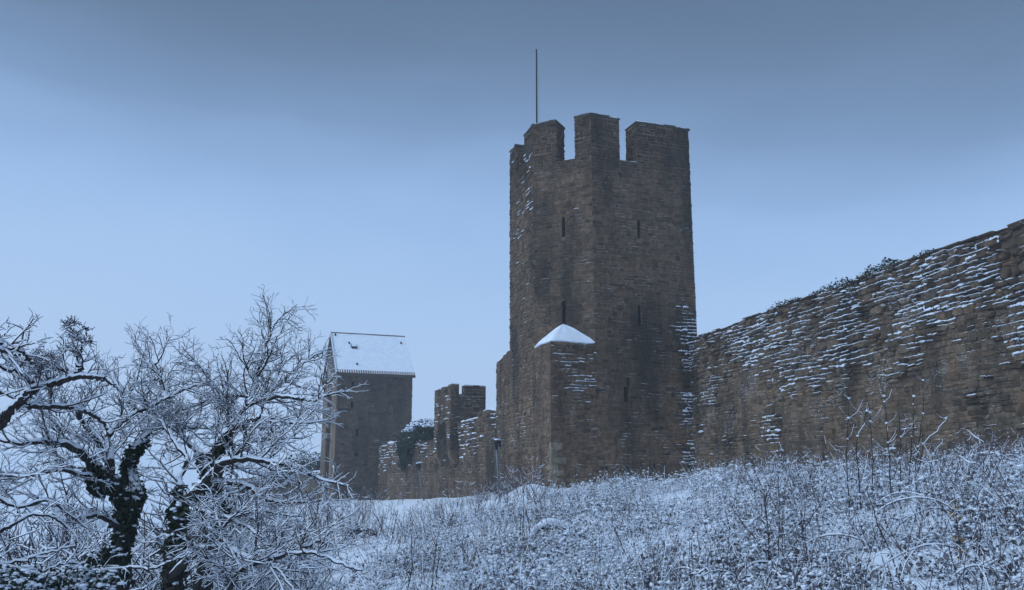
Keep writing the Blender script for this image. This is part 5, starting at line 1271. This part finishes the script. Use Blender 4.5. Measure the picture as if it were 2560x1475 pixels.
for a in ((1312, 1392, 170, -.02, 'tallest thin sapling of three below the floodlight post'), (1296, 1378, 118, .05, 'thin sapling of three below the floodlight post, nearest the post'), (1332, 1386, 128, -.10, 'thin sapling of three below the floodlight post, nearest the tall tower'),
          (1018, 1500, 205, .03, 'straight dark sapling at the bottom edge below the far floodlight'), (1066, 1505, 190, .14, 'forked dark sapling at the bottom edge, middle of three'), (1088, 1500, 130, .08, 'shortest dark sapling at the bottom edge, next to the weedy bank'),
          (1928, 1400, 185, -.05, 'dark upright sapling on the weedy bank below the wall junction'), (1966, 1380, 110, -.10, 'short sapling just right of the dark upright one on the weedy bank'), (1756, 1432, 95, -.02, 'small dark bushy sapling low on the weedy bank'),
          (1880, 1440, 150, -.45, 'slanting thin sapling crossing the weedy bank'), (1575, 1420, 130, -.30, 'slanting thin sapling on the weedy bank under the tall tower'), (2245, 1420, 170, -.22, 'thin dark sapling low in front of the bramble arches'),
          (2430, 1440, 140, .22, 'kinked dark sapling at the lower right near the ochre-leaved stem'), (2140, 1270, 130, -.50, 'leaning dark sapling at the foot of the town wall, left of the bare shrub'), (2480, 1210, 150, -.38, 'leaning dark sapling near the right end of the town wall'),
          (1640, 1440, 80, .1, 'tiny dark sapling near the bottom edge under the tall tower'), (2110, 1400, 95, .15, 'short snow-dusted sapling below the bare shrub')):
    sapling(*a)
sapling(2404, 1440, 220, .02, 'upright stem with withered ochre leaves and snow on the right bank', 9, 'ochre_plant', 'ochre', None, .9, None, .02, .10, 'plant')
# the tall leafless shrub before the wall
for_ = ground_hit(2230, 1262); shb = thing('bare_shrub', 'tall leafless shrub of upright stems before the town wall', 'shrub', for_)
sn, tw = MB(), MB()
for (x0, y0, pts) in ((2120, 1250, [(2118, 1100), (2126, 975)]), (2150, 1240, [(2142, 1110), (2160, 1060), (2170, 1010)]), (2186, 1260, [(2180, 1130), (2172, 1010)]), (2232, 1285, [(2222, 1160), (2215, 1040), (2205, 960)]), (2246, 1250, [(2250, 1120), (2246, 1000)]),
                      (2272, 1270, [(2274, 1160), (2284, 1050), (2282, 955)]), (2294, 1262, [(2290, 1180), (2298, 1100), (2308, 1020), (2304, 935)]), (2296, 1180, [(2312, 1110), (2350, 1070), (2370, 1040)]), (2330, 1240, [(2330, 1150), (2360, 1100)])):
    Y = for_[1] + RNG.normal(0, .35); p0 = at(x0, y0, Y); p0[2] = min(p0[2], gz(p0[0], p0[1])) - .05 if y0 > 1200 else p0[2]
    P = [p0] + [at(x, y, Y + .05 * k) for k, (x, y) in enumerate(pts)]; Q = catmull(P, 5); Q = Q + RNG.normal(0, .01, Q.shape); R = np.linspace(.0115, .004, len(Q))
    b = MB(); sweep(b, Q, R, 6); b.build('stem', 'bark', shb, smooth=True); snow_sweep(sn, Q, R, .010, 0, 5)
    for k in range(8):
        i = RNG.integers(1, len(Q) - 1); d = norm(RNG.normal(0, 1, 3) * np.array([.7, .5, .3]) + np.array([0, 0, 1])); l = RNG.uniform(.15, .6); q = np.array([Q[i], Q[i] + d * l * .5, Q[i] + norm(d + np.array([0, 0, .3])) * l])
        sweep(tw, q, [.006, .0045, .003], 4, cap=False); snow_sweep(sn, q, .004, .007, 0, 4, .5)
        if RNG.random() < .5: blob(sn, Q[i] + np.array([.0, -.01, .02]), RNG.uniform(.018, .035), .8)
tw.build('twigs', 'twig', shb, kind='stuff'); sn.build('snow', 'snow_fine', shb, smooth=True, kind='stuff')
# arching brambles bowed under snow
brg = ground_hit(2300, 1380); brm = thing('bramble', 'bramble of long arching canes thickly coated with snow', 'bramble', brg)
cn, sn = MB(), MB()
for _ in range(30):
    x = RNG.uniform(2080, 2540); g = ground_hit(x, RNG.uniform(1270, 1400)); a = RNG.choice([-1, 1]) * RNG.uniform(.4, 1.2); L = RNG.uniform(.9, 1.9); d = norm(np.array([a * .6, RNG.normal(0, .3), 1.0])); p = [g - np.array([0, 0, .05])]
    for k in range(12):
        d = norm(d + np.array([a * .12, 0, -.20]) + RNG.normal(0, .04, 3)); p.append(p[-1] + d * L / 12)
        if p[-1][2] < gz(p[-1][0], p[-1][1]) + .05: break
    if len(p) < 4: continue
    p = np.array(p); R = np.linspace(.012, .005, len(p)); R = R * .75; sweep(cn, p, R, 4, cap=False); snow_sweep(sn, p, R, .018, 0, 6, .6)
    for k in range(3, len(p)):
        if RNG.random() < .7:
            e = norm(RNG.normal(0, 1, 3) + np.array([0, 0, .15])); q = np.array([p[k], p[k] + e * .1, p[k] + e * .2 + np.array([0, 0, -.03])]); sweep(cn, q, .004, 3, cap=False); snow_sweep(sn, q, .005, .016, 0, 4, .7)
cn.build('canes', 'twig', brm, kind='stuff'); sn.build('snow', 'snow_fine', brm, smooth=True, kind='stuff')
# a dark log, and a ledge of bare earth, half under snow
g = ground_hit(1116, 1318); t = thing('log', 'short dark log under snow on the slope left of the floodlight post', 'log', g)
b = MB(); P = catmull([g + np.array([-.55, .1, .05]), g + np.array([-.15, 0, .12]), g + np.array([.25, 0, .13]), g + np.array([.6, -.1, .10])], 4); sweep(b, P, .11 * (1 + .15 * np.sin(np.arange(len(P)))), 9); b.build('bark', 'bark', t)
b = MB(); snow_sweep(b, P + np.array([0, .03, .02]), .12, .09, 0, 7, .9); b.build('snow', 'snow', t, smooth=True)
g = ground_hit(1372, 1352); t = thing('earth_ledge', 'small ledge of bare brown earth with a thick lip of snow, below the tall tower', 'ledge', g)
b, s = MB(), MB(); V, W2 = [], []
for i in range(13):
    k = i / 12; p = g + np.array([-.9 + 1.8 * k, -.2 + .5 * k, 0]); z0 = gz(p[0], p[1]); hh = .34 * math.sin(math.pi * (k * .9 + .05)) * (.45 + 1.1 * vnoise(k * 5, 2.0))
    V += [(p[0], p[1], z0 - .1), (p[0] + .02, p[1] + .08, z0 + hh * .6), (p[0], p[1] + .05, z0 + hh), (p[0], p[1] + 1.3, gz(p[0], p[1] + 1.3) + .02)]
    W2 += [(p[0], p[1] - .06, z0 + hh * .85), (p[0], p[1] - .08, z0 + hh + .05), (p[0], p[1] + .15, z0 + hh + .06 + .08 * vnoise(k * 7, 5.0)), (p[0], p[1] + 1.1, gz(p[0], p[1] + 1.1) - .03)]
ff = [(i * 4 + j, (i + 1) * 4 + j, (i + 1) * 4 + j + 1, i * 4 + j + 1) for i in range(12) for j in range(3)]
b.add(V, ff); b.build('earth_face', 'soil', t); s.add(W2, ff); s.build('snow', 'snow', t, smooth=True)
# low dark evergreens on the open snow
for i, (px, py, w, h, lab) in enumerate(((718, 1345, .75, .65, 'round dark bush on the open snow left of the gabled tower foot'), (778, 1372, 1.0, .40, 'low wide dark bush on the open snow below the round one'), (905, 1345, .6, .5, 'small dark bush on the slope below the gabled tower'))):
    g = ground_hit(px, py); b, s = MB(), MB(); pts = []
    for _ in range(700):
        q = norm(RNG.normal(0, 1, 3)) * RNG.random() ** .35; pts.append(g + np.array([q[0] * w, q[1] * w * .8, h * .45 + q[2] * h * .6]) * 1.0)
    leaf_cloud(b, pts, .10)
    for p in pts:
        if p[2] > g[2] + h * .7 and random.random() < .4: blob(s, p + np.array([0, 0, .03]), random.uniform(.05, .10), .5)
    t = thing('low_bush', lab, 'bush', g, 'low bushes on the open snow'); b.build('foliage', 'bark', t); s.build('snow', 'snow_fine', t, smooth=True, kind='stuff')
# snow-heaped evergreen bushes and twigs filling the lower left corner
for i, (px, py, Y, w, h, lab) in enumerate(((40, 1490, 9.8, .45, .32, 'snow-heaped evergreen bush in the lower left corner'), (190, 1490, 10.4, .5, .36, 'snow-heaped evergreen bush beneath the crooked ivy trunk'))):
    c = at(px, py, Y); b, s, st = MB(), MB(), MB(); pts = []
    for _ in range(1500):
        q = norm(RNG.normal(0, 1, 3)) * RNG.random() ** .4; pts.append(c + q * np.array([w, w, h]) * (.7 + .5 * vnoise(q[0] * 3 + 5, q[1] * 3, q[2] * 3)))
    leaf_cloud(b, pts, .05)
    for p in pts:
        if random.random() < .26: knob(s, p + np.array([0, 0, .02]), random.uniform(.015, .05), .6, 0)
    base = np.array([c[0], c[1], gz(c[0], c[1])])
    for _ in range(9): sweep(st, [base + np.array([RNG.normal(0, .06), RNG.normal(0, .06), -.1]), (base + c) / 2 + RNG.normal(0, .06, 3), c + RNG.normal(0, .15, 3)], [.02, .014, .008], 5)
    t = thing('snowy_bush', lab, 'bush', base, 'snow-heaped bushes in the lower left'); st.build('stems', 'bark', t); b.build('foliage', 'ivy', t); s.build('snow', 'snow_fine', t, smooth=True, kind='stuff')

# ------------------------------------------------------------------ the hazy, snow-laden air
hz_m = bpy.data.materials.new('snow_haze'); hz_m.use_nodes = True; hn = hz_m.node_tree.nodes; hn.clear()
ho = hn.new('ShaderNodeOutputMaterial'); hv = hn.new('ShaderNodeVolumePrincipled')
hv.inputs['Color'].default_value = (0.90, 0.95, 1.0, 1); hv.inputs['Density'].default_value = 0.0010; hv.inputs['Anisotropy'].default_value = 0.0
hz_m.node_tree.links.new(hv.outputs[0], ho.inputs['Volume'])
M['haze'] = hz_m
mb = MB(); mb.box((0, 690, 12), (905, 0, 0), (0, 815, 0), (0, 0, 21)); hz = mb.build('haze', 'haze', kind='stuff')
hz['label'] = 'pale blue haze of falling snow in the air'; hz['category'] = 'haze'
